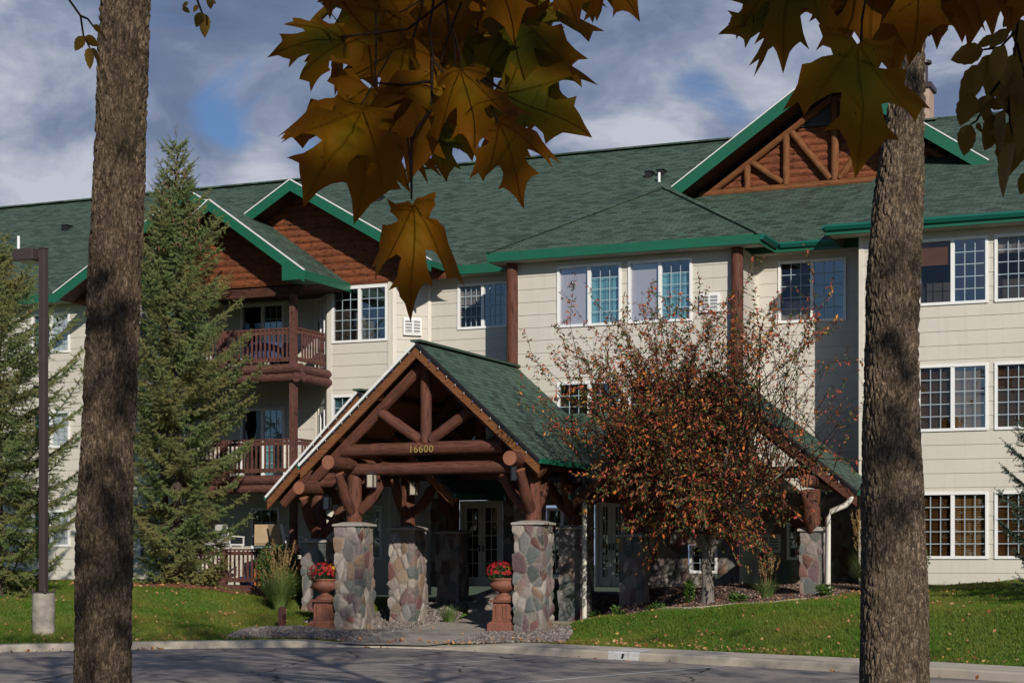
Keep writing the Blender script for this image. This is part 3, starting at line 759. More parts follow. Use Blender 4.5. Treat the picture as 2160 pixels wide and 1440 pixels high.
def window(fr, s0, s1, z0, z1, cols=(3, 3), rows=5, left='screen', blind=None, name='window', single=False, grid=(True, True), depth=1.2, parent=None, clear=False):
    """sliding window: frame > glass panes, muntin grids, blind, room behind"""
    par = parent or BLD
    f = MB(fr)
    fw = 0.07
    f.box(s0, s0 + fw, -0.045, 0.10, z0, z1); f.box(s1 - fw, s1, -0.045, 0.10, z0, z1)
    f.box(s0 + fw, s1 - fw, -0.045, 0.10, z0, z0 + fw); f.box(s0 + fw, s1 - fw, -0.045, 0.10, z1 - fw, z1)
    sm = (s0 + s1) / 2
    if not single:
        f.box(sm - 0.045, sm + 0.045, -0.03, 0.08, z0 + fw, z1 - fw)
    W = f.build(name, VINYL, par, bevel=0.006)
    halves = [(s0 + fw, s1 - fw)] if single else [(s0 + fw, sm - 0.045), (sm + 0.045, s1 - fw)]
    for i, (a, b) in enumerate(halves):
        qd = 0.035 if (i == 0 and not single) else 0.015
        g = MB(fr); g.poly([(a, qd, z0 + fw), (b, qd, z0 + fw), (b, qd, z1 - fw), (a, qd, z1 - fw)])
        g.build('glass_pane', PANE_L if (i == 0 and not single and not clear) else PANE_R, W)
        if grid[i]:
            n, h = cols[i], 0.0095
            m = MB(fr)
            for k in range(1, n):
                x = a + (b - a) * k / n
                m.box(x - h, x + h, qd - .012, qd - .004, z0 + fw, z1 - fw)
            for k in range(1, rows):
                z = z0 + fw + (z1 - z0 - 2 * fw) * k / rows
                m.box(a, b, qd - .0155, qd - .0125, z - h, z + h)
            m.build('muntin_grid', MUNTIN, W)
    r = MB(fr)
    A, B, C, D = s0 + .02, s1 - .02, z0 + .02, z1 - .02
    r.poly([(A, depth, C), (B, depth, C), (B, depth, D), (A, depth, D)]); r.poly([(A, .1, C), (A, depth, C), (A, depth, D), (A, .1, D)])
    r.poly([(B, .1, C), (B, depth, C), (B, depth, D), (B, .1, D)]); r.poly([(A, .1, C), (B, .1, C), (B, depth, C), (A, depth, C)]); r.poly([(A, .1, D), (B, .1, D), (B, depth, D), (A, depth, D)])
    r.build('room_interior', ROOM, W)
    for bl in (blind or []):
        kind, i, mt, zf0, zf1 = bl
        a, b = halves[min(i, len(halves) - 1)]
        za = z0 + fw + (z1 - z0 - 2 * fw) * zf0; zb = z0 + fw + (z1 - z0 - 2 * fw) * zf1
        m = MB(fr)
        if kind == 'slat':
            k = za
            while k < zb:
                m.poly([(a, .10, k), (b, .10, k), (b, .125, k + .032), (a, .125, k + .032)]); k += 0.042
            nm = 'slat_blind'
        elif kind == 'fold':
            n = max(6, int((b - a) / .09))
            for j in range(n):
                x0, x1 = a + (b - a) * j / n, a + (b - a) * (j + 1) / n
                m.poly([(x0, .09 + .035 * (j % 2), za), (x1, .09 + .035 * ((j + 1) % 2), za), (x1, .09 + .035 * ((j + 1) % 2), zb), (x0, .09 + .035 * (j % 2), zb)])
            nm = 'curtain'
        else:
            m.poly([(a, .07, za), (b, .07, za), (b, .07, zb), (a, .07, zb)]); nm = 'roller_shade'
        m.build(nm, mt, W)
    return W

def FR(x, y, ux=1.0, uy=0.0):
    l = math.hypot(ux, uy); ux, uy = ux / l, uy / l
    return ((x, y), (ux, uy), (-uy, ux))
def face(x0, y0, x1, y1):
    """wall frame running from (x0,y0) to (x1,y1); outward is to the right-hand front"""
    return FR(x0, y0, x1 - x0, y1 - y0), math.hypot(x1 - x0, y1 - y0)

YB, YR, YW, YC = 43.4, 44.9, 43.0, 44.1    # bay, recess, right wing, left gable block
GB, EV = -0.72, 7.80                        # wall bottom and soffit
def wall(x0, y0, x1, y1, holes=(), z0=GB - .25, z1=EV, corner=(True, True), phase=0.03):
    fr, L = face(x0, y0, x1, y1)
    m = MB(fr); siding(m, 0, L, z0, z1, holes, phase=phase)
    w = m.build('wall', SIDING, BLD)
    t = MB(fr)
    if corner[0]: t.box(0, .11, -.034, .0, z0, z1)
    if corner[1]: t.box(L - .11, L, -.034, .0, z0, z1)
    if t.v: t.build('corner_board', TRIM, w)
    return fr
def H4(x0, ws):
    return [(a - x0, b - x0, c, d) for (a, b, c, d) in ws]

# --- right wing
wing_w = [(-9.05, -8.0), (-7.79, -6.14), (-6.00, -4.35), (-3.6, -1.95), (-1.8, -0.15), (2.0, 3.65), (3.8, 5.45)]
ww = [(a, b, z, z + 1.58) for z in (0.02, 3.03, 6.01) for (a, b) in wing_w[1:]]
fr = wall(-9.18, YW, 12, YW, H4(-9.18, ww))
for (a, b, z, zt) in ww:
    if z > 5:
        bl = [('flat', 0, TANCURT, .62, 1.0)] if a < -7 else [('fold', 0, LACE, .75, 1.0)]
        g = (False, True) if a < -7 else (True, True)
    else:
        bl = [('slat', 0, WOODBLIND, 0, 1), ('slat', 1, WOODBLIND, 0, 1)]; g = (True, True)
    window(fr, a + 9.18, b + 9.18, z, zt, blind=bl, grid=g)
wall(12, YW, 12, 60)
# --- recess right of the bay
ww = [(-11.66, -9.90, 6.03, 7.62), (-11.43, -11.0, .0, .95)]
fr = wall(-12.26, YR, -9.18, YR, H4(-12.26, ww), corner=(True, True))
window(fr, .60, 2.36, 6.03, 7.62, blind=[('fold', 0, LACE, 0, .35)])
window(fr, .83, 1.26, 0, .95, single=True, cols=(2, 2), rows=3)
wall(-12.26, YB, -12.26, YR)
# --- bay
BX0 = -18.35
ww = [(-17.14, -15.37, 6.02, 7.62), (-15.19, -13.48, 6.02, 7.62), (-17.14, -15.37, 3.05, 4.6), (-15.19, -13.48, 3.05, 4.6)]
fr = wall(BX0, YB, -12.26, YB, H4(BX0, ww), z0=1.7)
window(fr, 1.21, 2.98, 6.02, 7.62, clear=True, grid=(False, True), blind=[('flat', 0, SHADE, 0, 1), ('fold', 1, TEAL, 0, .82)])
window(fr, 3.16, 4.87, 6.02, 7.62, clear=True, grid=(False, True), blind=[('flat', 0, SHADE, 0, 1), ('fold', 1, TEAL, 0, .82)])
window(fr, 1.21, 2.98, 3.05, 4.6, rows=5); window(fr, 3.16, 4.87, 3.05, 4.6, rows=5)
# --- recess between bay and left block, with its 45-degree corner
ww = [(-20.68, -19.17, 6.32, 7.58)]
fr = wall(-21.5, YR, BX0, YR, H4(-21.5, ww), z0=1.7, corner=(False, False))
window(fr, .82, 2.33, 6.32, 7.58, cols=(4, 4), rows=4, blind=[('fold', 0, LACE, .55, 1)])
wall(-22.3, YC, -21.5, YR)
# --- left block: window pier, splay, balcony recess, splay, pier
ww = [(-24.18, -22.43, z, z + 1.55) for z in (6.02, 3.03)] + [(-24.0, -22.6, .0, 1.5)]
fr = wall(-24.3, YC, -22.3, YC, H4(-24.3, ww))
window(fr, .12, 1.87, 6.02, 7.57, cols=(3, 3)); window(fr, .12, 1.87, 3.03, 4.58, blind=[('fold', 0, TEAL, 0, 1)]); window(fr, .3, 1.7, 0, 1.5, blind=[('fold', 1, LACE, 0, 1)])
fr = wall(-25.0, 44.8, -24.3, YC, [(.28, .72, z, z + 1.45) for z in (5.75, 2.75)])
for z in (5.75, 2.75):
    window(fr, .28, .72, z, z + 1.45, single=True, cols=(2, 2), rows=4)
ww = [(-27.55, -26.10, z, z + 2.05) for z in (5.32, 2.32)] + [(-27.2, -26.25, -.05, 1.5)]
fr = wall(-28.2, 44.8, -25.0, 44.8, H4(-28.2, ww))
window(fr, .65, 2.10, 5.32, 7.37, grid=(False, True), name='balcony_door'); window(fr, .65, 2.10, 2.32, 4.37, grid=(False, True), name='balcony_door', blind=[('fold', 1, TEAL, 0, 1)])
window(fr, 1.0, 1.95, -.05, 1.5, single=True, cols=(3, 3), rows=4)
wall(-28.9, YC, -28.2, 44.8)
ww = [(-30.6, -29.1, z, z + 1.55) for z in (.02, 3.03, 6.02)]
fr = wall(-30.9, YC, -28.9, YC, H4(-30.9, ww))
for w_ in ww: window(fr, w_[0] + 30.9, w_[1] + 30.9, w_[2], w_[3])
wall(-31.7, YR, -30.9, YC)
# --- long left wing
ww = [(a, a + 1.42, z, z + zz) for a in (-35.05, -38.6, -43.0, -47.0, -52) for (z, zz) in ((.4, 1.12), (3.4, 1.13), (6.29, 1.24))]
fr = wall(-62, YR, -31.7, YR, H4(-62, ww))
for w_ in ww: window(fr, w_[0] + 62, w_[1] + 62, w_[2], w_[3], cols=(3, 3), rows=4, blind=[('fold', 0, TEAL, 0, 1), ('fold', 1, LACE, 0, 1)])

# --- log corner posts of the bay
for (x, nm) in ((BX0 - .02, 1), (-12.28, 2)):
    m = MB(); m.log((x, YB - .12, 1.5), (x, YB - .12, 7.8), .165, .15, seed=nm, wob=.08)
    m.build('log_corner_post', LOGRED, BLD)

# --- through-the-wall air conditioners
def aircon(fr, s0, s1, z0, z1):
    m = MB(fr)
    m.box(s0, s1, -.10, .02, z0, z1)
    a = m.build('air_conditioner', VINYL, BLD, bevel=.008)
    g = MB(fr)
    g.box(s0 + .05, s1 - .05, -.104, -.1005, z0 + .05, z1 - .05)
    b = g.build('grille_recess', simple('ac_grille', (.26, .26, .27), .6), a)
    l = MB(fr)
    n = 5
    for k in range(n):
        z = z0 + .07 + (z1 - z0 - .14) * k / (n - 1)
        l.box(s0 + .05, s1 - .05, -.118, -.1045, z - .012, z + .012)
    l.box((s0 + s1) / 2 - .02, (s0 + s1) / 2 + .02, -.1195, -.1045, z0 + .05, z1 - .05)
    l.build('louvre', VINYL, a)
fr45, L45 = face(-22.3, YC, -21.5, YR)
aircon(fr45, .30, .83, 6.18, 6.66)
aircon(FR(-13.3, YB), .03, .55, 6.2, 6.68)
aircon(FR(-12.26, YR), .06, .68, .19, .65)

# --- roofs (top surfaces; slope about 7:12)
KM = (12.8 - 8.0) / (53 - 44.36)
def roof(name, polys, th=.24, mats=None, parent=None):
    m = MB()
    for i, p in enumerate(polys):
        m.slab(p, th, uvo=(i * 3.7, 0))
    return m.build(name, mats or [SHINGLE, FASCIA, SOFFIT], parent or BLD)
roof('main_roof', [[(-62, 44.36, 8.0), (12, 44.36, 8.0), (12, 53, 12.8), (-62, 53, 12.8)], [(-62, 53, 12.8), (12, 53, 12.8), (12, 61, 8.2), (-62, 61, 8.2)]])
rc = MB(); rc.bar((-62, 53, 12.83), (12, 53, 12.83), .30, .05); rc.build('ridge_cap', SHINGLE, BLD)
roof('bay_roof', [[(-18.9, 42.86, 8.0), (-11.6, 42.86, 8.0), (-15.25, 46.51, 10.12)],
                  [(-18.9, 44.6, 8.0), (-18.9, 42.86, 8.0), (-15.25, 46.51, 10.12), (-15.25, 48.3, 10.12)],
                  [(-11.6, 42.86, 8.0), (-11.6, 44.6, 8.0), (-15.25, 48.3, 10.12), (-15.25, 46.51, 10.12)]])
hp = MB()
hp.bar((-11.6, 42.86, 8.01), (-15.25, 46.51, 10.13), .20, .03); hp.bar((-18.9, 42.86, 8.0), (-15.25, 46.51, 10.118), .20, .012)
hp.build('hip_cap', SHINGLE, BLD)
roof('wing_roof', [[(-9.87, 42.46, 8.0), (12.6, 42.46, 8.0), (12.6, 53, 12.86), (-9.0, 53, 12.86)], [(-9.87, 42.46, 8.0), (-9.0, 53, 12.86), (-9.87, 44.4, 8.0)]])
# gutters
gt = MB()
def gutter(a, b):
    a = Vector(a); b = Vector(b); d = (b - a).normalized(); n = Vector((d.y, -d.x, 0))
    pr = [(0.005, .0), (0.005, -.13), (.07, -.13), (.125, -.05), (.125, .0), (.115, .0), (.115, -.045), (.015, -.12)]
    for k in range(len(pr) - 1):
        p, q_ = pr[k], pr[k + 1]
        gt.poly([tuple(a + n * p[0] + Vector((0, 0, p[1]))), tuple(a + n * q_[0] + Vector((0, 0, q_[1]))), tuple(b + n * q_[0] + Vector((0, 0, q_[1]))), tuple(b + n * p[0] + Vector((0, 0, p[1])))])
    for e in (a, b):
        gt.poly([tuple(e + n * p[0] + Vector((0, 0, p[1]))) for p in pr[:5]])
gutter((-9.87, 42.46, 7.99), (12.6, 42.46, 7.99)); gutter((-11.45, 44.36, 7.99), (-9.95, 44.36, 7.99)); gutter((-11.6, 42.9, 7.99), (-11.6, 44.3, 7.99)); gutter((-9.87, 44.3, 7.99), (-9.87, 42.5, 7.99))
gt.build('rain_gutter', GUTTER, BLD)
# soffit boards closing the eaves
sf = MB()
sf.box(-9.8, 12, 42.5, YW, 7.752, 7.765); sf.box(-18.85, -11.65, 42.9, YB, 7.752, 7.765); sf.box(-12.2, -9.2, 44.4, YR, 7.752, 7.765); sf.box(-21.5, -18.4, 44.4, YR, 7.752, 7.765); sf.box(-62, -31.7, 44.4, YR, 7.752, 7.765)
sf.build('soffit', SOFFIT, BLD)

def gable(name, cx, zr, sl, hw, y0, y1, th, rake_h, parent=BLD, cutl=None, cutr=None, bottom=DARKWOOD, face_mat=FASCIA, dripL=True):
    """gable roof with its ridge along Y: two slabs, rake boards, drip edge"""
    out = []
    m = MB()
    for sgn in (-1, 1):
        h = (cutl if sgn < 0 else cutr) or hw
        a = (cx, y0, zr); b = (cx + sgn * h, y0, zr - sl * h); c = (cx + sgn * h, y1, zr - sl * h); d = (cx, y1, zr)
        m.slab([a, b, c, d], th, uvo=(sgn * 2.3, 0))
    r = m.build(name, [SHINGLE, face_mat, bottom], parent)
    k = MB()
    for sgn in (-1, 1):
        h = (cutl if sgn < 0 else cutr) or hw
        P = [(cx, zr - .012), (cx + sgn * h, zr - sl * h - .012), (cx + sgn * h, zr - sl * h - rake_h), (cx, zr - rake_h)]
        V = [(x, y0 - .035, z) for x, z in P] + [(x, y0 - .002, z) for x, z in P]
        k.mesh(V, [(0, 1, 2, 3), (7, 6, 5, 4), (0, 4, 5, 1), (1, 5, 6, 2), (2, 6, 7, 3), (3, 7, 4, 0)], smooth=False)
    k.build('rake_board', face_mat, r)
    k = MB()
    for sgn in (-1, 1):
        h = (cutl if sgn < 0 else cutr) or hw
        n = Vector((sl * sgn, 0, 1)).normalized() * .03
        A = Vector((cx, 0, zr)); B = Vector((cx + sgn * h, 0, zr - sl * h))
        V = []
        for yy in (y0 - .05, y0 + .03):
            for p in (A, B, B + n, A + n):
                V.append((p.x, yy, p.z))
        k.mesh(V, [(0, 1, 2, 3), (7, 6, 5, 4), (0, 4, 5, 1), (1, 5, 6, 2), (2, 6, 7, 3), (3, 7, 4, 0)], smooth=False)
    k.build('drip_edge', DRIP, r)
    return r

def half_logs(mb, xl, xr, z0, z1, y, h=.205, dep=.055, m=0):
    """rows of half-round logs; xl(z), xr(z) give the ends"""
    z = z0
    while z < z1 - .02:
        zt = min(z + h, z1)
        N_ = 6
        V = []; UV = []
        for k in range(N_ + 1):
            t = k / N_
            zz = z + (zt - z) * t
            o = dep * math.sin(math.pi * (0.06 + 0.88 * t)) ** .7
            a, b = xl(zz), xr(zz)
            if b < a: a = b = (a + b) / 2
            V += [(a, y - o, zz), (b, y - o, zz)]
            UV += [(a, zz), (b, zz)]
        F = [(2 * k, 2 * k + 1, 2 * k + 3, 2 * k + 2) for k in range(N_)]
        mb.mesh(V, F, m, UV)
        mb.poly([V[0], V[1], (V[1][0], y, z), (V[0][0], y, z)], m)
        z += h

# left complex: two large gables and the balcony gable in front
CXC, CXB, CXA = -28.3, -24.95, -26.55
gable('gable_roof', CXB, 10.46, .58, 4.3, 43.15, 48.9, .16, .30, cutl=1.672)
gable('gable_roof', CXC, 10.46, .58, 4.6, 43.15, 48.9, .16, .30, cutr=1.672)
m = MB()
half_logs(m, lambda z: CXC - max(0, (10.3 - z) / .58), lambda z: CXB + max(0, (10.3 - z) / .58) if z < 9.4 else CXB + max(0, (10.3 - z) / .58), 7.62, 9.4, YC - .01)
half_logs(m, lambda z: CXB - max(0, (10.3 - z) / .58), lambda z: CXB + max(0, (10.3 - z) / .58), 9.4, 10.3, YC - .01)
half_logs(m, lambda z: CXC - max(0, (10.3 - z) / .58), lambda z: CXC + max(0, (10.3 - z) / .58), 9.4, 10.3, YC - .012)
m.build('log_gable_wall', HALFLOG, BLD)
ga = gable('balcony_gable_roof', CXA, 9.74, .71, 2.95, 41.55, 47.4, .16, .30)
m = MB()
half_logs(m, lambda z: CXA - min(2.25, max(0, (9.56 - z) / .71)), lambda z: CXA + min(2.25, max(0, (9.56 - z) / .71)), 7.46, 9.56, 42.46, h=.2)
m.build('log_gable_wall', HALFLOG, BLD)
# boxed eave returns and side fascias of the balcony gable
for sg in (-1, 1):
    m = MB()
    x0, x1 = sorted((CXA + sg * 2.28, CXA + sg * 3.0))
    zo = 9.78 - .71 * 2.28
    xi, xo = CXA + sg * 2.28, CXA + sg * 2.98
    P = [(xi, zo - .26), (xo, 9.78 - .71 * 2.98 - .02), (xo, 7.42), (xi, 7.42)]
    V = [(x, 41.516, z) for x, z in P] + [(x, 42.44, z) for x, z in P]
    m.mesh(V, [(0, 1, 2, 3), (7, 6, 5, 4), (0, 4, 5, 1), (1, 5, 6, 2), (2, 6, 7, 3), (3, 7, 4, 0)], smooth=False)
    m.box(min(xo, xo - sg * .04), max(xo, xo - sg * .04), 42.442, 44.1, 7.42, 7.66)
    m.build('eave_return', FASCIA, BLD)
m = MB(); m.box(CXA - 2.9, CXA + 2.9, 42.5, 44.75, 7.42, 7.44); m.box(CXA - 2.3, CXA + 2.3, 42.46, 42.62, 7.18, 7.415)
m.build('balcony_ceiling', DARKWOOD, BLD)

# big decorative gable over the right wing
GX, GZ, GS, GH, GY = -10.98, 13.10, .675, 4.25, 47.15
gable('gable_roof', GX, GZ, GS, GH, GY, 56.5, .20, .36)
YG = 48.5
m = MB()
half_logs(m, lambda z: GX - (GZ - .33 - z) / GS, lambda z: GX + (GZ - .33 - z) / GS, 9.7, 11.85, YG)
m.build('log_gable_wall', HALFLOG, BLD)
m = MB()
for k in range(7):
    z = 11.86 + k * .13
    w_ = max(.02, (GZ - .38 - z) / GS)
    m.poly([(GX - w_, YG - .10, z), (GX + w_, YG - .10, z), (GX + w_ - .15, YG, z + .11), (GX - w_ + .15, YG, z + .11)])
m.poly([(GX - 1.4, YG + .02, 11.85), (GX + 1.4, YG + .02, 11.85), (GX, YG + .02, GZ - .38)])
m.build('gable_louvre', simple('grey_louvre', (.12, .125, .14), .6), BLD)
m = MB()
yl = YG - .16
lg = lambda a, b, r, sd: m.log((a[0], yl, a[1]), (b[0], yl, b[1]), r, seed=sd, wob=.06)
zr_ = lambda x: GZ - .36 - GS * abs(x - GX) - .16
for sg in (-1, 1):
    lg((GX + sg * 3.75, zr_(GX + 3.75) + .05), (GX + sg * .05, zr_(GX)), .105, 1 + sg)
    lg((GX + sg * 2.45, 10.25), (GX + sg * 2.45, zr_(GX + 2.45)), .095, 4 + sg)
    lg((GX + sg * 1.35, 10.3), (GX + sg * 1.35, zr_(GX + 1.35)), .10, 8 + sg)
    lg((GX + sg * 2.3, zr_(GX + 2.3) - .05), (GX + sg * 1.45, 10.35), .09, 12 + sg)
    lg((GX + sg * 1.2, zr_(GX + 1.2) - .05), (GX + sg * .12, 10.35), .10, 16 + sg)
lg((GX - 3.8, 10.2), (GX + 3.8, 10.2), .125, 30)
lg((GX, 10.3), (GX, zr_(GX)), .11, 31)
m.build('gable_log_truss', LOGORANGE, BLD)

# chimney with cap behind the gable, roof vents
m = MB(); m.box(-9.95, -9.36, 53.6, 54.4, 11.0, 13.95)
c = m.build('chimney', simple('pink_brick', (.42, .30, .24), .85, .3, 14), BLD)
m = MB(); m.box(-10.02, -9.29, 53.53, 54.47, 13.951, 14.1); m.build('chimney_cap', BRONZE, c)
m = MB(); m.log((-9.6, 54, 14.1), (-9.6, 54, 14.75), .13, wob=0); m.log((-9.6, 54, 14.75), (-9.6, 54, 14.83), .24, wob=0); m.build('flue', BRONZE, c)
def on_main(x, z): return (x, 44.36 + (z - 8) / KM, z)
for (x, z, w_) in ((-16.95, 11.3, .10), (-16.6, 11.33, .10), (-25.9, 11.3, .11), (-37.7, 11.2, .11)):
    p = on_main(x, z)
    m = MB(); m.box(p[0] - w_, p[0] + w_, p[1] - .12, p[1] + .2, p[2] - .06, p[2] + .12); m.box(p[0] - w_ - .02, p[0] + w_ + .02, p[1] - .15, p[1] + .2, p[2] + .121, p[2] + .145)
    m.build('roof_vent', BLACK, BLD)
p = on_main(-16.45, 10.97); m = MB(); m.log(p, (p[0], p[1], p[2] + .28), .04, wob=0); m.build('vent_pipe', VINYL, BLD)
p = on_main(-38.3, 10.22); m = MB(); m.log(p, (p[0], p[1], p[2] + .5), .05, wob=0); m.build('vent_pipe', VINYL, BLD)

# --- balconies: three levels under the balcony gable
XA0, XA1, YA = -28.77, -24.33, 42.46
def railing(parent, p0, p1, z, skip=0.0):
    p0 = Vector((*p0, 0)); p1 = Vector((*p1, 0)); L = (p1 - p0).length
    r = MB()
    r.bar(p0 + Vector((0, 0, z + 1.0)), p1 + Vector((0, 0, z + 1.0)), .13, .045)
    r.bar(p0 + Vector((0, 0, z + .90)), p1 + Vector((0, 0, z + .90)), .045, .10)
    r.bar(p0 + Vector((0, 0, z + .17)), p1 + Vector((0, 0, z + .17)), .045, .11)
    n = int(L / .135)
    d = (p1 - p0) / n
    nn = Vector((d.y, -d.x, 0)).normalized() * .045
    for k in range(1, n):
        c = p0 + d * k + nn
        r.bar(c + Vector((0, 0, z + .10)), c + Vector((0, 0, z + .975)), .042, .042, up=(0, 1, 0))
    return r.build('railing', RAILRED, parent)
for lev, zd in enumerate((-.72, 2.27, 5.28)):
    m = MB(); m.box(XA0, XA1, YA, 44.75, zd - .06, zd)
    D = m.build('balcony', RAILRED, BLD)
    b = MB()
    if lev:
        b.log((XA0 - .12, YA - .05, zd - .10), (XA1 + .16, YA - .05, zd - .10), .135, seed=lev, wob=.03); b.log((XA0 - .12, YA - .02, zd - .335), (XA1 + .2, YA - .02, zd - .335), .13, seed=lev + 5, wob=.03)
        b.log((XA1 + .02, YA - .12, zd - .12), (XA1 + .02, 44.1, zd - .12), .135, seed=lev + 8, wob=.03); b.log((XA1 + .04, YA - .14, zd - .35), (XA1 + .04, 44.1, zd - .35), .13, seed=lev + 9, wob=.03)
    else:
        b.box(XA0 - .05, XA1 + .05, YA - .06, YA + .02, zd - .24, zd + .02); b.box(XA0 - .25, XA1 + .25, YA - .3, YA - .065, zd - .52, zd - .24); b.box(XA1 + .051, XA1 + .12, YA - .06, 44, zd - .24, zd + .02)
    b.build('deck_edge', RAILRED, D)
    railing(D, (XA0 + .1, YA + .06), (XA1 - .06, YA + .06), zd)
    railing(D, (XA1 - .05, YA + .12), (XA1 - .05, 44.05), zd)
    for x in (XA0 + .12, (XA0 + XA1) / 2 - .15, XA1 - .16):
        full = x > -25 or x < -28
        pm = MB(); pm.box(x - .085, x + .085, YA - .03, YA + .14, zd + .0, zd + (2.52 if full and lev < 2 else 1.02) if not (full and lev == 2) else 7.2)
        pm.build('balcony_post', RAILRED, D)
m = MB(fr=None); m.box(-24.95, -24.86, 44.70, 44.74, 6.5, 6.75); m.build('wall_lamp', BLACK, BLD)

# --- ground floor stone facing, entrance doors, and side doors (in the porch's shade)
def stone_cells(P, rg, n, size, zs=1.35):
    """nearest-seed lookup: returns (distance to joint, stone id)"""
    from math import inf
    S = rg.uniform(P.min(0) - .1, P.max(0) + .1, (n, 3)) * np.array([1, 1, 1 / zs])
    Q = P * np.array([1, 1, 1 / zs])
    d1 = np.empty(len(P)); d2 = np.empty(len(P)); idx = np.empty(len(P), int)
    for a in range(0, len(P), 4000):
        D = ((Q[a:a + 4000, None, :] - S[None]) ** 2).sum(-1)
        o = np.argpartition(D, 1, axis=1)[:, :2]
        r = np.arange(len(o))
        da, db = D[r, o[:, 0]], D[r, o[:, 1]]
        sw = da > db
        i0 = np.where(sw, o[:, 1], o[:, 0])
        d1[a:a + 4000] = np.sqrt(np.minimum(da, db)); d2[a:a + 4000] = np.sqrt(np.maximum(da, db)); idx[a:a + 4000] = i0
    return (d2 - d1), idx
STONE_COLS = np.array([(.22, .18, .165), (.30, .26, .23), (.09, .10, .095), (.14, .065, .06), (.21, .14, .095), (.17, .155, .15), (.115, .125, .115), (.155, .10, .10), (.125, .08, .08), (.21, .145, .125), (.31, .27, .24), (.21, .155, .11), (.165, .165, .16), (.10, .11, .11), (.36, .32, .29), (.19, .15, .15), (.25, .21, .19), (.145, .14, .125)])
def stone_color(edge, idx, rg, n):
    ci = rg.randint(0, len(STONE_COLS), n)
    C = STONE_COLS[ci] * rg.uniform(.85, 1.25, (n, 1))
    c = C[idx]
    k = np.clip((edge - .007) / .013, 0, 1)[:, None]
    c = c * k + np.array([.21, .185, .16]) * (1 - k)
    return np.concatenate([c, np.ones((len(c), 1))], 1)
def stone_panel(name, fr, s0, s1, z0, z1, holes, step, dens, seed, parent):
    ns, nz = int((s1 - s0) / step) + 1, int((z1 - z0) / step) + 1
    s = np.linspace(s0, s1, ns); z = np.linspace(z0, z1, nz)
    Sg, Zg = np.meshgrid(s, z, indexing='ij')
    P = np.stack([Sg.ravel(), np.zeros(Sg.size), Zg.ravel()], -1)
    rg = np.random.RandomState(seed); n = int((s1 - s0) * (z1 - z0) * dens)
    e, idx = stone_cells(P, rg, n, 0)
    q = -.01 - .035 * np.clip(e / .07, 0, 1) ** .5
    P0, u, w = fr
    V = np.stack([P0[0] + P[:, 0] * u[0] + q * w[0], P0[1] + P[:, 0] * u[1] + q * w[1], P[:, 2]], -1)
    i = np.arange(ns - 1)[:, None] * nz + np.arange(nz - 1)[None, :]
    F = np.stack([i, i + nz, i + nz + 1, i + 1], -1).reshape(-1, 4)
    cs = P[F].mean(1)
    keep = np.ones(len(F), bool)
    for h in holes:
        keep &= ~((cs[:, 0] > h[0]) & (cs[:, 0] < h[1]) & (cs[:, 2] > h[2]) & (cs[:, 2] < h[3]))
    return npmesh(name, V, F[keep], STONE, parent, smooth=True, col=stone_color(e, idx, rg, n))
fr = FR(-21.5, YR)
stone_panel('stone_wall', fr, 0, 3.15, -.75, 1.7, [(.88, 2.2, -.8, 1.64)], .035, 14, 3, BLD)
fr2 = FR(BX0, YB)
stone_panel('stone_wall', fr2, 0, 6.1, -.95, 1.7, [(2.25, 3.16, -.8, 1.58), (4.78, 5.55, -.36, .40), (.9, 1.4, -.5, 1.4)], .035, 14, 4, BLD)
stone_panel('stone_wall', FR(-12.26, YR), 0.02, 3.05, -.95, 1.72, [(.82, 1.27, -.01, .96), (.05, .69, .18, .66)], .035, 14, 6, BLD)
fr3, _ = face(BX0, YR, BX0, YB)
def glazed_door(fr, s0, s1, z0, z1, leaves=2):
    m = MB(fr); t = .08
    m.box(s0, s0 + t, -.05, .1, z0, z1); m.box(s1 - t, s1, -.05, .1, z0, z1); m.box(s0 + t, s1 - t, -.05, .1, z1 - t, z1)
    D = m.build('entrance_door', WHITEPAINT, BLD, bevel=.006)
    w_ = (s1 - s0 - 2 * t) / leaves
    for k in range(leaves):
        a, b = s0 + t + k * w_ + .005, s0 + t + (k + 1) * w_ - .005
        l = MB(fr)
        l.box(a, a + .1, 0, .05, z0 + .02, z1 - t); l.box(b - .1, b, 0, .05, z0 + .02, z1 - t); l.box(a + .1, b - .1, 0, .05, z0 + .02, z0 + .25); l.box(a + .1, b - .1, 0, .05, z1 - t - .12, z1 - t)
        for j in range(1, 5):
            z = z0 + .25 + (z1 - t - .12 - z0 - .25) * j / 5
            l.box(a + .1, b - .1, .012, .03, z - .01, z + .01)
        l.box((a + b) / 2 - .01, (a + b) / 2 + .01, .0135, .0285, z0 + .25, z1 - t - .12)
        l.build('door_leaf', WHITEPAINT, D)
        g = MB(fr); g.poly([(a + .1, .033, z0 + .25), (b - .1, .033, z0 + .25), (b - .1, .033, z1 - t - .12), (a + .1, .033, z1 - t - .12)]); g.build('door_glass', PANE_R, D)
        h = MB(fr); hx = b - .05 if k == 0 else a + .05
        h.box(hx - .012, hx + .012, -.05, -.001, z0 + .95, z0 + 1.12); h.build('door_handle', BRONZE, D)
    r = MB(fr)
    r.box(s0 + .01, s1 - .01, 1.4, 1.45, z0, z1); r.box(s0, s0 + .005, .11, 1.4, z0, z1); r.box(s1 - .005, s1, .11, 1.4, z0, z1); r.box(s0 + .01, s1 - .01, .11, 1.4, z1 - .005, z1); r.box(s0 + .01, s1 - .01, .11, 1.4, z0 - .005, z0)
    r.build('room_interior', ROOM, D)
glazed_door(fr, .90, 2.18, -.72, 1.62)
glazed_door(fr2, 2.27, 3.14, -.70, 1.56)
window(fr2, 4.80, 5.53, -.34, .38, single=True, cols=(3, 3), rows=3, name='window')
window(fr2, .92, 1.38, -.45, 1.35, single=True, cols=(2, 2), rows=5, name='window')
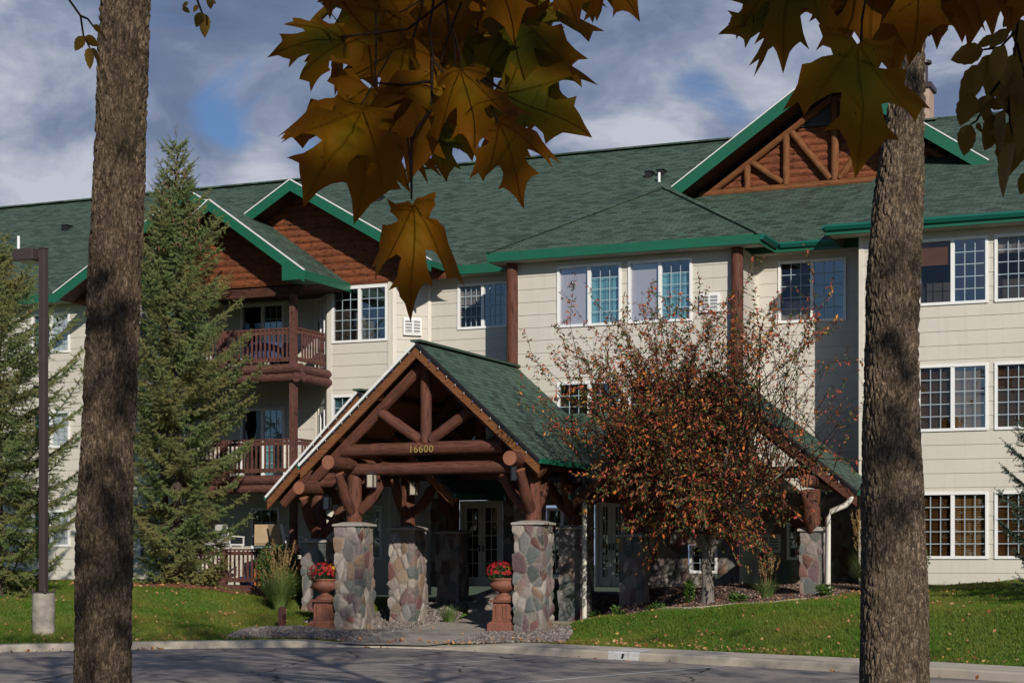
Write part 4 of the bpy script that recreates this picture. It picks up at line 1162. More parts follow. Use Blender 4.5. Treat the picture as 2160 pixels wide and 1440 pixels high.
# ------------------------------------------------------------------ log entrance porch
POR = thing('entrance_porch', 'log-framed entrance porch with green shingle gable on field-stone pillars, numbered 16600', 'porch', (-18.1, 40, -1.7))

def pillar(x, y, w, zb, zt, seed, wd=None):
    wd = wd or w
    rg = np.random.RandomState(seed)
    st = .022
    V = []; F = []; off = 0; P0 = []; N0 = []
    for (cx, cy, ux, uy, ww, dd) in ((x, y - wd / 2, 1, 0, w, 0), (x + w / 2, y, 0, 1, wd, 0), (x, y + wd / 2, -1, 0, w, 0), (x - w / 2, y, 0, -1, wd, 0)):
        ns = int(ww / st) + 1; nz = int((zt - zb) / (st * 1.3)) + 1
        s = np.linspace(-ww / 2, ww / 2, ns); z = np.linspace(zb, zt, nz)
        S, Z = np.meshgrid(s, z, indexing='ij')
        P = np.stack([cx + S.ravel() * ux, cy + S.ravel() * uy, Z.ravel()], -1)
        nr = np.array([uy, -ux, 0.0])
        # edge columns share the diagonal normal so the corner stays closed
        NN = np.tile(nr, (len(P), 1)).reshape(ns, nz, 3)
        NN[0] += np.array([-ux, -uy, 0]); NN[-1] += np.array([ux, uy, 0])
        P0.append(P); N0.append(NN.reshape(-1, 3))
        i = np.arange(ns - 1)[:, None] * nz + np.arange(nz - 1)[None, :] + off
        F.append(np.stack([i, i + nz, i + nz + 1, i + 1], -1).reshape(-1, 4)); off += len(P)
    P = np.concatenate(P0); N_ = np.concatenate(N0); F = np.concatenate(F)
    n = int(4 * w * (zt - zb) * 17)
    # seeds on the surface
    side = rg.randint(0, 4, n); a = rg.uniform(-.5, .5, n); zz = rg.uniform(zb - .1, zt + .1, n)
    S = np.stack([np.where(side == 0, x + a * w, np.where(side == 1, x + w / 2, np.where(side == 2, x + a * w, x - w / 2))),
                  np.where(side == 0, y - wd / 2, np.where(side == 1, y + a * wd, np.where(side == 2, y + wd / 2, y + a * wd))), zz], -1)
    sc = np.array([1, 1, .72])
    d1 = np.empty(len(P)); d2 = np.empty(len(P)); idx = np.empty(len(P), int)
    for b in range(0, len(P), 4000):
        D = ((P[b:b + 4000, None] * sc - S[None] * sc) ** 2).sum(-1)
        o = np.argpartition(D, 1, axis=1)[:, :2]; r = np.arange(len(o))
        da, db = D[r, o[:, 0]], D[r, o[:, 1]]
        idx[b:b + 4000] = np.where(da > db, o[:, 1], o[:, 0]); d1[b:b + 4000] = np.sqrt(np.minimum(da, db)); d2[b:b + 4000] = np.sqrt(np.maximum(da, db))
    e = d2 - d1
    rough = np.sin(P @ np.array([61., 47., 83.])) * np.sin(P @ np.array([-39., 71., 52.])) + .6 * np.sin(P @ np.array([131., -97., 119.]))
    tilt = ((P - S[idx]) * rg.normal(size=(n, 3))[idx]).sum(1) * .05
    q = (.044 * np.clip(e / .075, 0, 1) ** .38) * (0.6 + .8 * rg.rand(n)[idx]) + (rough * .0035 + tilt) * np.clip(e / .05, 0, 1) - .014
    V = P + N_ * q[:, None]
    o = npmesh('stone_pillar', V, F, STONE, POR, smooth=True, col=stone_color(e, idx, rg, n))
    m = MB(); c = w / 2 + .075; cd = wd / 2 + .075
    m.mesh([(x - c, y - cd, zt), (x + c, y - cd, zt), (x + c, y + cd, zt), (x - c, y + cd, zt), (x - c, y - cd, zt + .05), (x + c, y - cd, zt + .05), (x + c, y + cd, zt + .05), (x - c, y + cd, zt + .05),
            (x - .2, y - .2, zt + .105), (x + .2, y - .2, zt + .105), (x + .2, y + .2, zt + .105), (x - .2, y + .2, zt + .105)],
           [(0, 1, 5, 4), (1, 2, 6, 5), (2, 3, 7, 6), (3, 0, 4, 7), (4, 5, 9, 8), (5, 6, 10, 9), (6, 7, 11, 10), (7, 4, 8, 11), (8, 9, 10, 11), (3, 2, 1, 0)], smooth=False)
    m.build('cap_stone', CAPSTONE, o, bevel=.015)
    return o

XL, XR = -20.38, -15.72
PY = [38.3, 41.2, 43.9]
pillar(XL, PY[0], .66, -1.82, .80, 1); pillar(XL, PY[1], .68, -1.75, .76, 2); pillar(XL, PY[2], .62, -1.25, .70, 3)
pillar(XR, PY[0], .66, -1.80, .80, 4); pillar(XR, 41.0, .60, -1.68, .74, 5)
pillar(-22.75, 40.8, .62, -1.5, .44, 6); pillar(-14.2, 41.0, .55, -1.15, .55, 7); pillar(-9.58, 40.0, .46, -.98, .64, 8)

def post(x, y, z0, z1, r, seed, braces=()):
    m = MB(); m.log((x, y, z0), (x, y, z1), r, r * .94, seed=seed, n=18, wob=.07)
    p = m.build('log_post', [LOGRED, LOGEND], POR)
    for (dx, dy) in braces:
        b = MB()
        a = Vector((x + dx * r * .8, y + dy * r * .8, z1 - .95)); e = Vector((x + dx * .78, y + dy * .78, z1 - .08))
        mid = (a + e) / 2 + Vector((dx * .06, dy * .06, -.07))
        b.tube([a, (a + mid) / 2 + Vector((dx * .015, dy * .015, -.02)), mid, (mid + e) / 2 + Vector((dx * .01, dy * .01, -.02)), e], [.125, .13, .13, .125, .12], 12, 0, 1, .05, seed)
        b.build('log_brace', [LOGRED, LOGEND], p)
    for k in (0, 1):
        bolt = MB(); bolt.box(x - .03, x + .03, y - r - .025, y - r + .03, z0 + .16 + k * .14, z0 + .20 + k * .14)
        bolt.build('bolt', BRONZE, p)
    return p
post(XL, PY[0], .9, 2.13, .19, 1, [(0, -1), (0, 1), (1, 0)]); post(XL, PY[1], .86, 2.13, .19, 2, [(0, -1), (1, 0)]); post(XL, PY[2], .80, 2.13, .19, 3, [(0, -1)])
post(XR, PY[0], .9, 2.13, .19, 4, [(0, -1), (-1, 0), (0, 1)]); post(XR, 41.0, .84, 2.13, .18, 5, [(0, -1), (-1, 0)])
post(-22.75, 40.8, .54, 1.66, .20, 6, [(0, -1), (1, 0)]); post(-14.2, 41.0, .65, 1.70, .17, 7, [(0, -1)]); post(-9.58, 40.0, .74, 1.60, .17, 8, [(0, -1), (-1, 0)])

def logpart(name, a, b, r, seed, r1=None, mats=None, wob=.05):
    m = MB(); m.log(a, b, r, r1, seed=seed, n=18, seg=8, wob=wob, m=0, mcap=1)
    return m.build(name, mats or [LOGRED, LOGEND], POR)
logpart('plate_log', (XL + .02, 36.95, 2.28), (XL, 44.8, 2.26), .165, 11); logpart('plate_log', (XR - .02, 36.95, 2.28), (XR, 43.3, 2.26), .165, 12)
logpart('plate_log', (-22.8, 39.85, 1.83), (-22.75, 44.0, 1.82), .165, 13); logpart('plate_log', (-14.3, 40.2, 1.84), (-14.3, 43.3, 1.84), .15, 14); logpart('plate_log', (-9.58, 39.3, 1.76), (-9.58, 43.3, 1.76), .15, 15)
logpart('plate_log', (-23.6, 40.75, 2.1), (-20.5, 40.85, 2.1), .14, 16)

# trusses of the main gable
PRX, PRZ, PRS, PHW, PRY = -18.3, 5.06, .90, 3.08, 37.4
def truss(y, seed, number=False):
    T = logpart('tie_beam', (-20.48, y, 2.60), (-16.3, y, 2.62), .155, seed)
    logpart('tie_beam', (XL - .1, y + .25, 2.16), (XR + .1, y + .25, 2.16), .15, seed + 1)
    for sg in (-1, 1):
        logpart('rafter_log', (PRX + sg * 2.95, y, PRZ - .42 - PRS * 2.95), (PRX + sg * .03, y, PRZ - .42), .155, seed + 3 + sg)
        logpart('truss_strut', (PRX + sg * .14, y - .02, 2.80), (PRX + sg * 1.16, y - .02, PRZ - .55 - PRS * 1.16), .13, seed + 6 + sg)
    logpart('king_post', (PRX, y, 2.74), (PRX, y, PRZ - .45), .135, seed + 9)
    return T
T0 = truss(37.95, 40); truss(41.1, 60)
# house number on the front tie beam
cu = bpy.data.curves.new('house_number', 'FONT'); cu.body = '16600'; cu.size = .235; cu.extrude = .010; cu.bevel_depth = .002; cu.align_x = 'CENTER'; cu.space_character = 1.12
cu.materials.append(GOLD)
tmp = bpy.data.objects.new('tmp', cu); COL.objects.link(tmp)
bpy.context.view_layer.update()
me = bpy.data.meshes.new_from_object(tmp.evaluated_get(bpy.context.evaluated_depsgraph_get()))
bpy.data.objects.remove(tmp)
hn = bpy.data.objects.new('house_number', me); COL.objects.link(hn); hn.parent = T0
hn.location = Vector((-18.35, 37.95 - .172, 2.51)) - ORG[POR.name]; hn.rotation_euler = (R(90), 0, 0)

def proof(name, polys, th=.13, mats=None):
    m = MB()
    for i, p in enumerate(polys): m.slab(p, th, uvo=(i * 2.7, 0))
    return m.build(name, mats or [SHINGLE_P, BLACK, PLANK], POR)
SHINGLE_P = mat_shingle('green_shingle_near', (0.017, 0.042, 0.029), (0.058, 0.105, 0.076), .15, .32)
def porch_gable(cx, zr, sl, hw, y0, y1, seed, wood=LOGORANGE, lights=True, drip=None):
    polys = []
    ze = zr - sl * hw
    for sg in (-1, 1):
        # slightly uneven ridge and eaves, as old shingles lie
        polys.append([(cx, y0, zr), (cx + sg * hw, y0, ze), (cx + sg * hw, y1, ze), (cx, y1, zr)])
    r = proof('porch_roof', polys)
    rcap = MB(); rcap.bar((cx, y0 - .03, zr + .015), (cx, y1, zr + .015), .26, .05); rcap.build('ridge_cap', SHINGLE_P, r)
    k = MB(); d = MB()
    for sg in (-1, 1):
        A = Vector((cx, y0 - .02, zr - .03)); B = Vector((cx + sg * hw, y0 - .02, ze - .03))
        P = [(cx, zr - .135), (cx + sg * hw, ze - .135), (cx + sg * (hw - .02), ze - .36), (cx, zr - .37)]
        V = [(x, y0 + .02, z) for x, z in P] + [(x, y0 + .085, z) for x, z in P]
        k.mesh(V, [(0, 1, 2, 3), (7, 6, 5, 4), (0, 4, 5, 1), (1, 5, 6, 2), (2, 6, 7, 3), (3, 7, 4, 0)], UV=[(p[1] * 3, p[0]) for p in P] * 2, smooth=False)
        n = Vector((sl * sg, 0, 1)).normalized() * .06
        A = Vector((cx, 0, zr - .07)); B = Vector((cx + sg * hw, 0, ze - .07))
        V = []
        for yy in (y0 - .03, y0 + .02):
            for p in (A, B, B + n, A + n): V.append((p.x, yy, p.z))
        d.mesh(V, [(0, 1, 2, 3), (7, 6, 5, 4), (0, 4, 5, 1), (1, 5, 6, 2), (2, 6, 7, 3), (3, 7, 4, 0)], m=(0 if sg < 0 else 1), smooth=False)
    k.build('rake_board', wood, r); d.build('drip_edge', [drip or DRIP, BLACK], r)
    if lights:
        rnd = random.Random(seed)
        b = MB()
        for sg in (-1, 1):
            t = .15
            while t < hw - .1:
                x = cx + sg * t; z = zr - sl * t - .10
                b.lathe((x, y0 - .05, z - .03), [(0, .028), (.009, .024), (.014, .008), (.011, -.016), (0, -.028)], 6, m=rnd.choice([0, 0, 0, 0, 0, 1, 2]))
                t += .22
        b.build('string_lights', [BULBW, BULBR, BULBB], r)
    # plank ceiling purlins
    pm = MB()
    for sg in (-1, 1):
        for t in (hw * .36, hw * .7):
            pm.log((cx + sg * t, y0 + .1, zr - sl * t - .24), (cx + sg * t, y1, zr - sl * t - .24), .09, seed=int(t * 10) + seed, n=10)
    pm.build('roof_purlin', LOGORANGE, r)
    for sg in (-1, 1):
        gm = MB(); gm.bar((cx + sg * (hw + .03), y0, ze - .06), (cx + sg * (hw + .03), y1, ze - .06), .09, .12)
        gm.build('eave_trim', FASCIA, r)
    return r
BULBW = simple('clear_bulb', (.40, .39, .38), .2); BULBR = simple('red_bulb', (.30, .04, .04), .2); BULBB = simple('blue_bulb', (.06, .10, .32), .2)
porch_gable(PRX, PRZ, PRS, PHW, PRY, 44.6, 1)
porch_gable(-21.3, 4.28, .985, 2.66, 40.2, 44.1, 2)
porch_gable(-11.95, 4.28, .80, 3.4, 39.8, 43.4, 3, wood=LOGRED, drip=BLACK)
# lean-to between the two right-hand gables, against the bay wall
proof('porch_roof', [[(-16.6, 40.4, 2.0), (-12, 40.4, 2.0), (-12, 43.37, 3.78), (-16.9, 43.37, 3.78)]])
# gable infill of the small right gable, its truss
logpart('tie_beam', (-14.6, 40.35, 2.0), (-9.3, 40.35, 2.0), .14, 81)
logpart('king_post', (-11.95, 40.35, 2.1), (-11.95, 40.35, 3.9), .12, 82)
for sg in (-1, 1):
    logpart('rafter_log', (-11.95 + sg * 3.2, 40.35, 4.28 - .36 - .8 * 3.2), (-11.95, 40.35, 3.92), .135, 84 + sg)
    logpart('rafter_log', (-21.3 + sg * 2.45, 40.7, 4.28 - .4 - .985 * 2.45), (-21.3, 40.7, 3.88), .14, 88 + sg)
logpart('tie_beam', (-23.4, 40.75, 1.98), (-20.5, 40.75, 1.98), .13, 86)

# lanterns on the posts
def lantern(x, y, z):
    m = MB(); s = .085
    m.box(x - s - .03, x + s + .03, y - s - .03, y + s + .03, z + .16, z + .185); m.box(x - s * .6, x + s * .6, y - s * .6, y + s * .6, z + .186, z + .23); m.box(x - s - .012, x + s + .012, y - s - .012, y + s + .012, z - .17, z - .15)
    for sx in (-1, 1):
        for sy in (-1, 1):
            m.box(x + sx * s - .012, x + sx * s + .012, y + sy * s - .012, y + sy * s + .012, z - .149, z + .159)
    m.box(x - .012, x + .012, y + s, y + s + .12, z + .05, z + .09)
    o = m.build('lantern', BRONZE, POR)
    g = MB(); t = s - .004; g.box(x - t, x + t, y - t, y + t, z - .148, z + .158); g.build('lantern_glass', LANTGLASS, o)
lantern(XL + .62, 38.0, 1.88); lantern(XL + .35, 40.85, 1.80); lantern(XL + .35, 43.6, 1.78); lantern(XR - .32, 38.0, 1.98); lantern(XR - .30, 40.8, 1.90); lantern(-22.3, 40.45, 1.45)

# downspouts
def spout(name, pts, r=.05, mat=WHITEPAINT):
    m = MB(); m.tube(pts, r, 10, wob=0); return m.build(name, mat, POR)
spout('downspout', [(-14.7, 40.5, 2.12), (-14.85, 40.45, 1.98), (-15.12, 40.3, 1.86), (-15.2, 40.25, 1.7), (-15.2, 40.25, -1.5)], .062)
spout('downspout', [(-8.6, 39.9, 1.45), (-8.8, 39.8, 1.22), (-9.1, 39.7, 1.08), (-9.17, 39.68, .95), (-9.17, 39.68, -.85)], .062)
spout('downspout', [(-23.6, 42.3, 1.5), (-23.5, 42.3, 1.2), (-23.2, 42.3, 1.08), (-22.95, 42.3, 1.02), (-22.9, 42.3, .85), (-22.9, 42.3, -1)], .055, simple('grey_pipe', (.12, .12, .10), .5))
# ------------------------------------------------------------------ street furniture and planters
LP = thing('lamp_post', 'dark bronze shoebox car-park lamp on a square pole and round concrete footing', 'street lamp', (-24.6, 31.8, -1.6))
m = MB(); m.box(-24.60, -24.45, 31.73, 31.88, -.69, 6.72); m.box(-24.61, -24.44, 31.72, 31.89, 6.721, 6.75); m.box(-24.72, -24.32, 31.60, 32.0, -.716, -.691)
P = m.build('pole', BRONZE, LP, bevel=.012)
for sx in (-1, 1):
    for sy in (-1, 1):
        m = MB(); m.log((-24.52 + sx * .16, 31.8 + sy * .16, -.70), (-24.52 + sx * .16, 31.8 + sy * .16, -.61), .022, n=8, wob=0); m.build('anchor_bolt', BRONZE, P)
m = MB(); m.box(-25.17, -24.63, 31.56, 32.04, 6.48, 6.73); m.box(-24.63, -24.60, 31.74, 31.87, 6.53, 6.70)
Hd = m.build('lamp_head', BRONZE, LP, bevel=.015)
m = MB(); m.box(-25.12, -24.70, 31.60, 32.0, 6.465, 6.479); m.build('lens', LENS, Hd)
m = MB(); m.lathe((-24.52, 31.8, 0), [(0, -1.75)] + [(.245, -1.75 + k * .05) for k in range(20)] + [(.235, -.75), (.225, -.72), (0, -.72)], 36, squash=lambda k, n, z: .07 * mnoise.noise(Vector((math.cos(k * 6.283 / n) * 1.6, math.sin(k * 6.283 / n) * 1.6, z * 2.5))) + .02 * mnoise.noise(Vector((k * .9, z * 9, 3)))); m.build('footing', OLDCONC, LP)

BO = thing('bollard', 'short square brown wooden bollard at the gravel edge', 'bollard', (-21.64, 37.03, -1.72))
m = MB(); m.box(-21.71, -21.57, 36.96, 37.10, -1.8, -1.14); m.mesh([(-21.71, 36.96, -1.14), (-21.57, 36.96, -1.14), (-21.57, 37.1, -1.14), (-21.71, 37.1, -1.14), (-21.64, 37.03, -1.1)], [(0, 1, 4), (1, 2, 4), (2, 3, 4), (3, 0, 4)], smooth=False)
m.build('post', RAILRED, BO)

def leaf_cloud(name, mat, C, parent, n, size, seed, shape='ball', asp=.45, flat=0.0):
    """many small folded leaves through a volume; C = list of (centre, radius xyz, weight)"""
    rg = np.random.RandomState(seed)
    w = np.array([c[2] for c in C], float); w /= w.sum()
    k = rg.choice(len(C), n, p=w)
    cen = np.array([c[0] for c in C])[k]; rad = np.array([c[1] for c in C])[k]
    d = rg.normal(size=(n, 3)); d /= np.linalg.norm(d, axis=1)[:, None]
    r = rg.uniform(0, 1, n) ** (1 / 3) if shape == 'ball' else rg.uniform(.72, 1, n)
    P = cen + d * rad * r[:, None]
    return leaves_at(name, mat, P, parent, rg, size, asp, flat)
def leaves_at(name, mat, P, parent, rg, size, asp=.45, flat=0.0, droop=0.0, dirs=None):
    n = len(P)
    a = rg.normal(size=(n, 3)) if dirs is None else dirs + rg.normal(size=(n, 3)) * .45
    a[:, 2] -= droop
    a /= np.linalg.norm(a, axis=1)[:, None]
    b = rg.normal(size=(n, 3)); b[:, 2] *= (1 - flat)
    b -= (b * a).sum(1)[:, None] * a; b /= np.linalg.norm(b, axis=1)[:, None]
    c = np.cross(a, b)
    L = size * rg.uniform(.6, 1.25, n)[:, None]; Wd = L * asp
    p0 = P; p1 = P + a * L * .45 + b * Wd * .5 + c * L * .10; p2 = P + a * L - c * L * .06; p3 = P + a * L * .45 - b * Wd * .5 + c * L * .10
    V = np.stack([p0, p1, p2, p3], 1).reshape(-1, 3)
    i = np.arange(n) * 4
    F = np.concatenate([np.stack([i, i + 1, i + 2], -1), np.stack([i, i + 2, i + 3], -1)])
    return npmesh(name, V, F, mat, parent)

def urn(x, y, z, label):
    U = thing('flower_urn', label, 'urn', (x, y, z), 'terracotta urns at the porch')
    m = MB()
    s = .30
    m.box(x - s, x + s, y - s, y + s, z - .06, z + .16)
    for (a, b, z0, z1) in ((.30, .25, .16, .22), (.215, .195, .22, .66), (.25, .27, .66, .73)):
        m.mesh([(x - a, y - a, z + z0), (x + a, y - a, z + z0), (x + a, y + a, z + z0), (x - a, y + a, z + z0), (x - b, y - b, z + z1), (x + b, y - b, z + z1), (x + b, y + b, z + z1), (x - b, y + b, z + z1)],
               [(0, 1, 5, 4), (1, 2, 6, 5), (2, 3, 7, 6), (3, 0, 4, 7), (4, 5, 6, 7), (3, 2, 1, 0)], smooth=False)
    for k in range(-2, 3):      # raised panels on the shaft
        if k: 
            m.box(x + k * .085 - .02, x + k * .085 + .02, y - .232, y - .19, z + .28, z + .6)
            m.box(x + .19, x + .232, y + k * .085 - .02, y + k * .085 + .02, z + .28, z + .6)
    m.lathe((x, y, z), [(.24, .73), (.22, .78), (.15, .83), (.0, .83)], 20)
    m.build('pedestal', TERRA, U, bevel=.01)
    m = MB()
    flute = lambda k, n, zz: (.035 * (k % 2) if .95 < zz < 1.10 else 0)
    m.lathe((x, y, z), [(.13, .83), (.10, .87), (.12, .90), (.25, .95), (.315, 1.03), (.325, 1.10), (.29, 1.13), (.275, 1.16), (.325, 1.19), (.33, 1.22), (.29, 1.225), (.26, 1.16), (.0, 1.15)], 48, squash=flute)
    m.build('bowl', TERRA, U)
    # the potted chrysanthemums are plants of their own
    for (dx, dy, nm, lab, petal, rr, hh, cat) in ((-.07, -.03, 'red', 'red', MUMRED, .34, .26, 'flowers'), (.17, .10, 'yellow', 'yellow', MUMYEL, .17, .16, 'flowers')):
        top = 1.22 + hh * .5 + (.12 if nm == 'yellow' else 0)
        side = 'beside the bollard' if x < -18 else 'right of the path'
        M_ = thing('chrysanthemum', '%s chrysanthemums blooming in the terracotta urn %s' % (lab, 'left of the path' if x < -18 else 'right of the path'), cat, (x + dx, y + dy, z + 1.16))
        leaf_cloud('foliage', MUMLEAF, [((x + dx, y + dy, z + top - .06), (rr, rr, hh * .9), 1)], M_, int(1500 * rr / .3), .05, int(x * 9 + dx * 99) % 999 + 3)
        rg = np.random.RandomState(int(abs(x * 7 + dx * 31)))
        nb = int(130 * rr / .3)
        d = rg.normal(size=(nb, 3)); d[:, 2] = np.abs(d[:, 2]) * .9 - .15; d /= np.linalg.norm(d, axis=1)[:, None]
        cen = np.array([x + dx, y + dy, z + top]) + d * np.array([rr, rr, hh])
        # each flower: 9 petals
        ang = np.arange(9) * 2 * np.pi / 9
        u = np.cross(d, rg.normal(size=d.shape)); u /= np.linalg.norm(u, axis=1)[:, None]; v = np.cross(d, u)
        sz = rg.uniform(.026, .04, nb)
        V = []; 
        for k in range(9):
            for (rad, off, up) in ((.12, 0, .0), (1, -.3, .25), (1, .3, .25)):
                t = ang[k] + off
                V.append(cen + (u * np.cos(t) + v * np.sin(t)) * (sz * rad)[:, None] + d * (sz * up)[:, None])
        V = np.stack(V, 1).reshape(-1, 3)
        F = (np.arange(nb)[:, None] * 27 + np.arange(27)[None]).reshape(-1, 3)
        set_tag(npmesh('blossoms', V, F, petal, M_), kind='stuff')
urn(-21.02, 38.0, hz(-21.02, 38.0) + .02, 'tall fluted terracotta urn on a square pedestal left of the porch path')
urn(-16.42, 38.2, hz(-16.42, 38.2) + .02, 'tall fluted terracotta urn on a square pedestal right of the porch path')

# ornamental grasses
def grass_clump(name, label, x, y, n, h, spread, seed, plumes=0, ph=1.6, cat='ornamental grass', mat=None, group=None, zoff=0):
    z = hz(x, y) + zoff
    G = thing(name, label, cat, (x, y, z), group)
    rg = np.random.RandomState(seed)
    def blades(n, h, spread, w, seg, stiff):
        a = rg.uniform(0, 2 * np.pi, n); out = rg.uniform(.1, 1, n) * spread; hh = h * rg.uniform(.6, 1.1, n)
        r0 = rg.uniform(0, .14, n)
        base = np.stack([x + np.cos(a) * r0, y + np.sin(a) * r0, np.full(n, z - .02)], -1)
        dirv = np.stack([np.cos(a), np.sin(a), np.zeros(n)], -1); side = np.stack([-np.sin(a), np.cos(a), np.zeros(n)], -1)
        rows = []
        for k in range(seg + 1):
            t = k / seg
            c = base + dirv * (out * t ** stiff)[:, None]; c[:, 2] += hh * (t - .28 * (out / h) * t ** 3)
            ww = w * (1 - t * .9)
            rows.append((c - side * ww, c + side * ww))
        V = np.stack([p for r in rows for p in r], 1).reshape(-1, 3); K = 2 * (seg + 1)
        i = np.arange(n)[:, None] * K + np.arange(seg)[None] * 2
        F = np.stack([i, i + 1, i + 3, i + 2], -1).reshape(-1, 4)
        return V, F, rows
    V, F, _ = blades(n, h, spread, .007, 5, 1.8)
    npmesh('blades', V, F, mat or ORNBLADE, G)
    if plumes:
        V, F, rows = blades(plumes, ph, spread * .55, .003, 5, 1.4)
        tops = (rows[-1][0] + rows[-1][1]) / 2; prev = (rows[-2][0] + rows[-2][1]) / 2
        d = tops - prev; d /= np.linalg.norm(d, axis=1)[:, None]
        npmesh('stems', V, F, PLUME, G)
        Q = (tops[:, None] - d[:, None] * np.linspace(0, .30, 26)[None, :, None]).reshape(-1, 3) + rg.normal(size=(plumes * 26, 3)) * .009
        D = np.repeat(d, 26, 0)
        leaves_at('plumes', PLUME, Q, G, rg, .055, .22, dirs=D * 1.2)
    return G
grass_clump('ornamental_grass', 'tall ornamental grass with tan plumes left of the stone pillars', -23.4, 39.9, 1100, 1.15, .75, 5, 46, 1.75)
grass_clump('ornamental_grass', 'golden feather grass beside the right trunk at the far end of the porch', -8.6, 41.2, 700, 1.0, .5, 6, 70, 2.0)
grass_clump('ornamental_grass', 'small seedy grass tuft in the mulch under the side porch', -10.55, 39.6, 260, .55, .45, 7, 14, 1.05)
grass_clump('ornamental_grass', 'dark strappy grass clump beside the path inside the porch', -18.75, 40.2, 260, .5, .42, 8)
grass_clump('ornamental_grass', 'tall dark grass between the two left porch pillars', -21.1, 42.6, 600, 1.5, .55, 9, 20, 1.9)

def shrub(name, label, x, y, rx, rz, n, seed, size=.07, mat=None, cat='shrub'):
    z = hz(x, y)
    S = thing(name, label, cat, (x, y, z))
    rg = np.random.RandomState(seed)
    C = [((x + rg.uniform(-.6, .6) * rx, y + rg.uniform(-.6, .6) * rx, z + rz * rg.uniform(.35, 1.45)), (rx * .55, rx * .55, rz * .5), 1) for _ in range(12)]
    leaf_cloud('foliage', mat or SHRUB, C, S, n, size, seed, asp=.6)
    m = MB()
    for k in range(5):
        m.log((x + rg.uniform(-.05, .05), y, z - .05), (x + rg.uniform(-.6, .6) * rx, y + rg.uniform(-.5, .5) * rx, z + rz * 1.3), .018, .008, n=6)
    m.build('stems', TWIG, S)
shrub('leafy_shrub', 'rounded green shrub in front of the ground-floor deck', -24.05, 41.2, .62, .80, 4200, 11, .085)
for i, (x, y, r_, lab) in enumerate([(-14.95, 40.35, .16, 'low green perennial at the foot of the white downspout'), (-14.05, 39.35, .20, 'bushy pale perennial in the mulch near the kerb-side bed edge'),
                                     (-12.95, 38.9, .21, 'bright green perennial in the mulch left of the crabapple trunk'), (-11.0, 38.75, .18, 'small light green perennial in the mulch right of the crabapple trunk'), (-12.1, 38.7, .12, 'slim green sapling shoots at the crabapple trunk'),
                                     (-9.15, 39.2, .22, 'dark green perennial at the foot of the end pillar')]):
    shrub('perennial', lab, x, y, r_, r_ * (2.6 if i == 4 else .75), 420, 30 + i, .075, cat='plant')
shrub('leafy_shrub', 'dark shrub at the corner behind the golden feather grass', -8.0, 42.2, .6, .55, 2200, 44, .08)

# river stones by the porch path
rg0 = np.random.RandomState(4)
for i, (x, y, r_) in enumerate([(-18.65, 42.8, .24), (-18.2, 43.2, .2), (-17.5, 43.0, .26), (-17.1, 42.2, .22), (-19.0, 42.2, .15)]):
    z = hz(x, y)
    m = MB(); n = 14
    V = []; 
    for a in range(9):
        ph = math.pi * a / 8
        for k in range(n):
            t = 2 * math.pi * k / n
            p = Vector((math.sin(ph) * math.cos(t), math.sin(ph) * math.sin(t) * .8, math.cos(ph) * .6)) * r_
            p *= 1 + .25 * mnoise.noise(p * 5 + Vector((i * 7, 0, 0)))
            V.append((x + p.x, y + p.y, z + .05 + p.z))
    F = [(a * n + k, (a + 1) * n + k, (a + 1) * n + (k + 1) % n, a * n + (k + 1) % n) for a in range(8) for k in range(n)]
    m.mesh(V, F)
    lab = ['grey boulder left of the door path, largest of the left pair', 'small boulder beside the entrance door', 'broad boulder in the middle of the row by the door', 'boulder nearest the right-hand urn', 'smallest boulder of the row by the path'][i]
    set_tag(m.build('boulder', CAPSTONE), lab, 'rock', 'boulders along the porch path')

# ------------------------------------------------------------------ things on the balconies
def box_thing(name, label, cat, x, y, z, w, d, h, mat, lid=None):
    T = thing(name, label, cat, (x, y, z))
    m = MB(); a, b = w / 2, d / 2
    m.mesh([(x - a * .86, y - b * .86, z), (x + a * .86, y - b * .86, z), (x + a * .86, y + b * .86, z), (x - a * .86, y + b * .86, z), (x - a, y - b, z + h), (x + a, y - b, z + h), (x + a, y + b, z + h), (x - a, y + b, z + h)],
           [(0, 1, 5, 4), (1, 2, 6, 5), (2, 3, 7, 6), (3, 0, 4, 7), (3, 2, 1, 0), (4, 5, 6, 7)], smooth=False)
    m.box(x - a - .015, x + a + .015, y - b - .015, y + b + .015, z + h - .04, z + h - .002)
    m.build('tub', mat, T, bevel=.01)
    return T
def chair(label, x, y, z, seat_mat, frame_mat, rot=0.0, cat='chair', arms=True):
    T = thing('patio_chair', label, cat, (x, y, z))
    c, s = math.cos(rot), math.sin(rot)
    fr = ((x, y), (c, s), (-s, c))
    m = MB(fr); m.box(-.25, .25, -.24, .24, .40, .445); m.build('seat', seat_mat, T, bevel=.01)
    m = MB(fr); m.mesh([(-.25, .24, .45), (.25, .24, .45), (.25, .28, .45), (-.25, .28, .45), (-.24, .36, .98), (.24, .36, .98), (.24, .40, .98), (-.24, .40, .98)], [(0, 1, 5, 4), (1, 2, 6, 5), (2, 3, 7, 6), (3, 0, 4, 7), (4, 5, 6, 7), (3, 2, 1, 0)], smooth=False)
    m.build('backrest', seat_mat, T, bevel=.01)
    for sx in (-1, 1):
        for q_ in (-.22, .24):
            m = MB(fr); m.bar((sx * .24, q_, 0), (sx * .24, q_, .40), .035, .035, up=(0, 1, 0)); m.build('leg', frame_mat, T)
        m = MB(fr); m.bar((sx * .28, -.24, .64), (sx * .28, .30, .66), .05, .03); m.bar((sx * .28, -.22, .40), (sx * .28, -.22, .63), .03, .03, up=(0, 1, 0)); m.build('armrest', frame_mat, T)
    return T
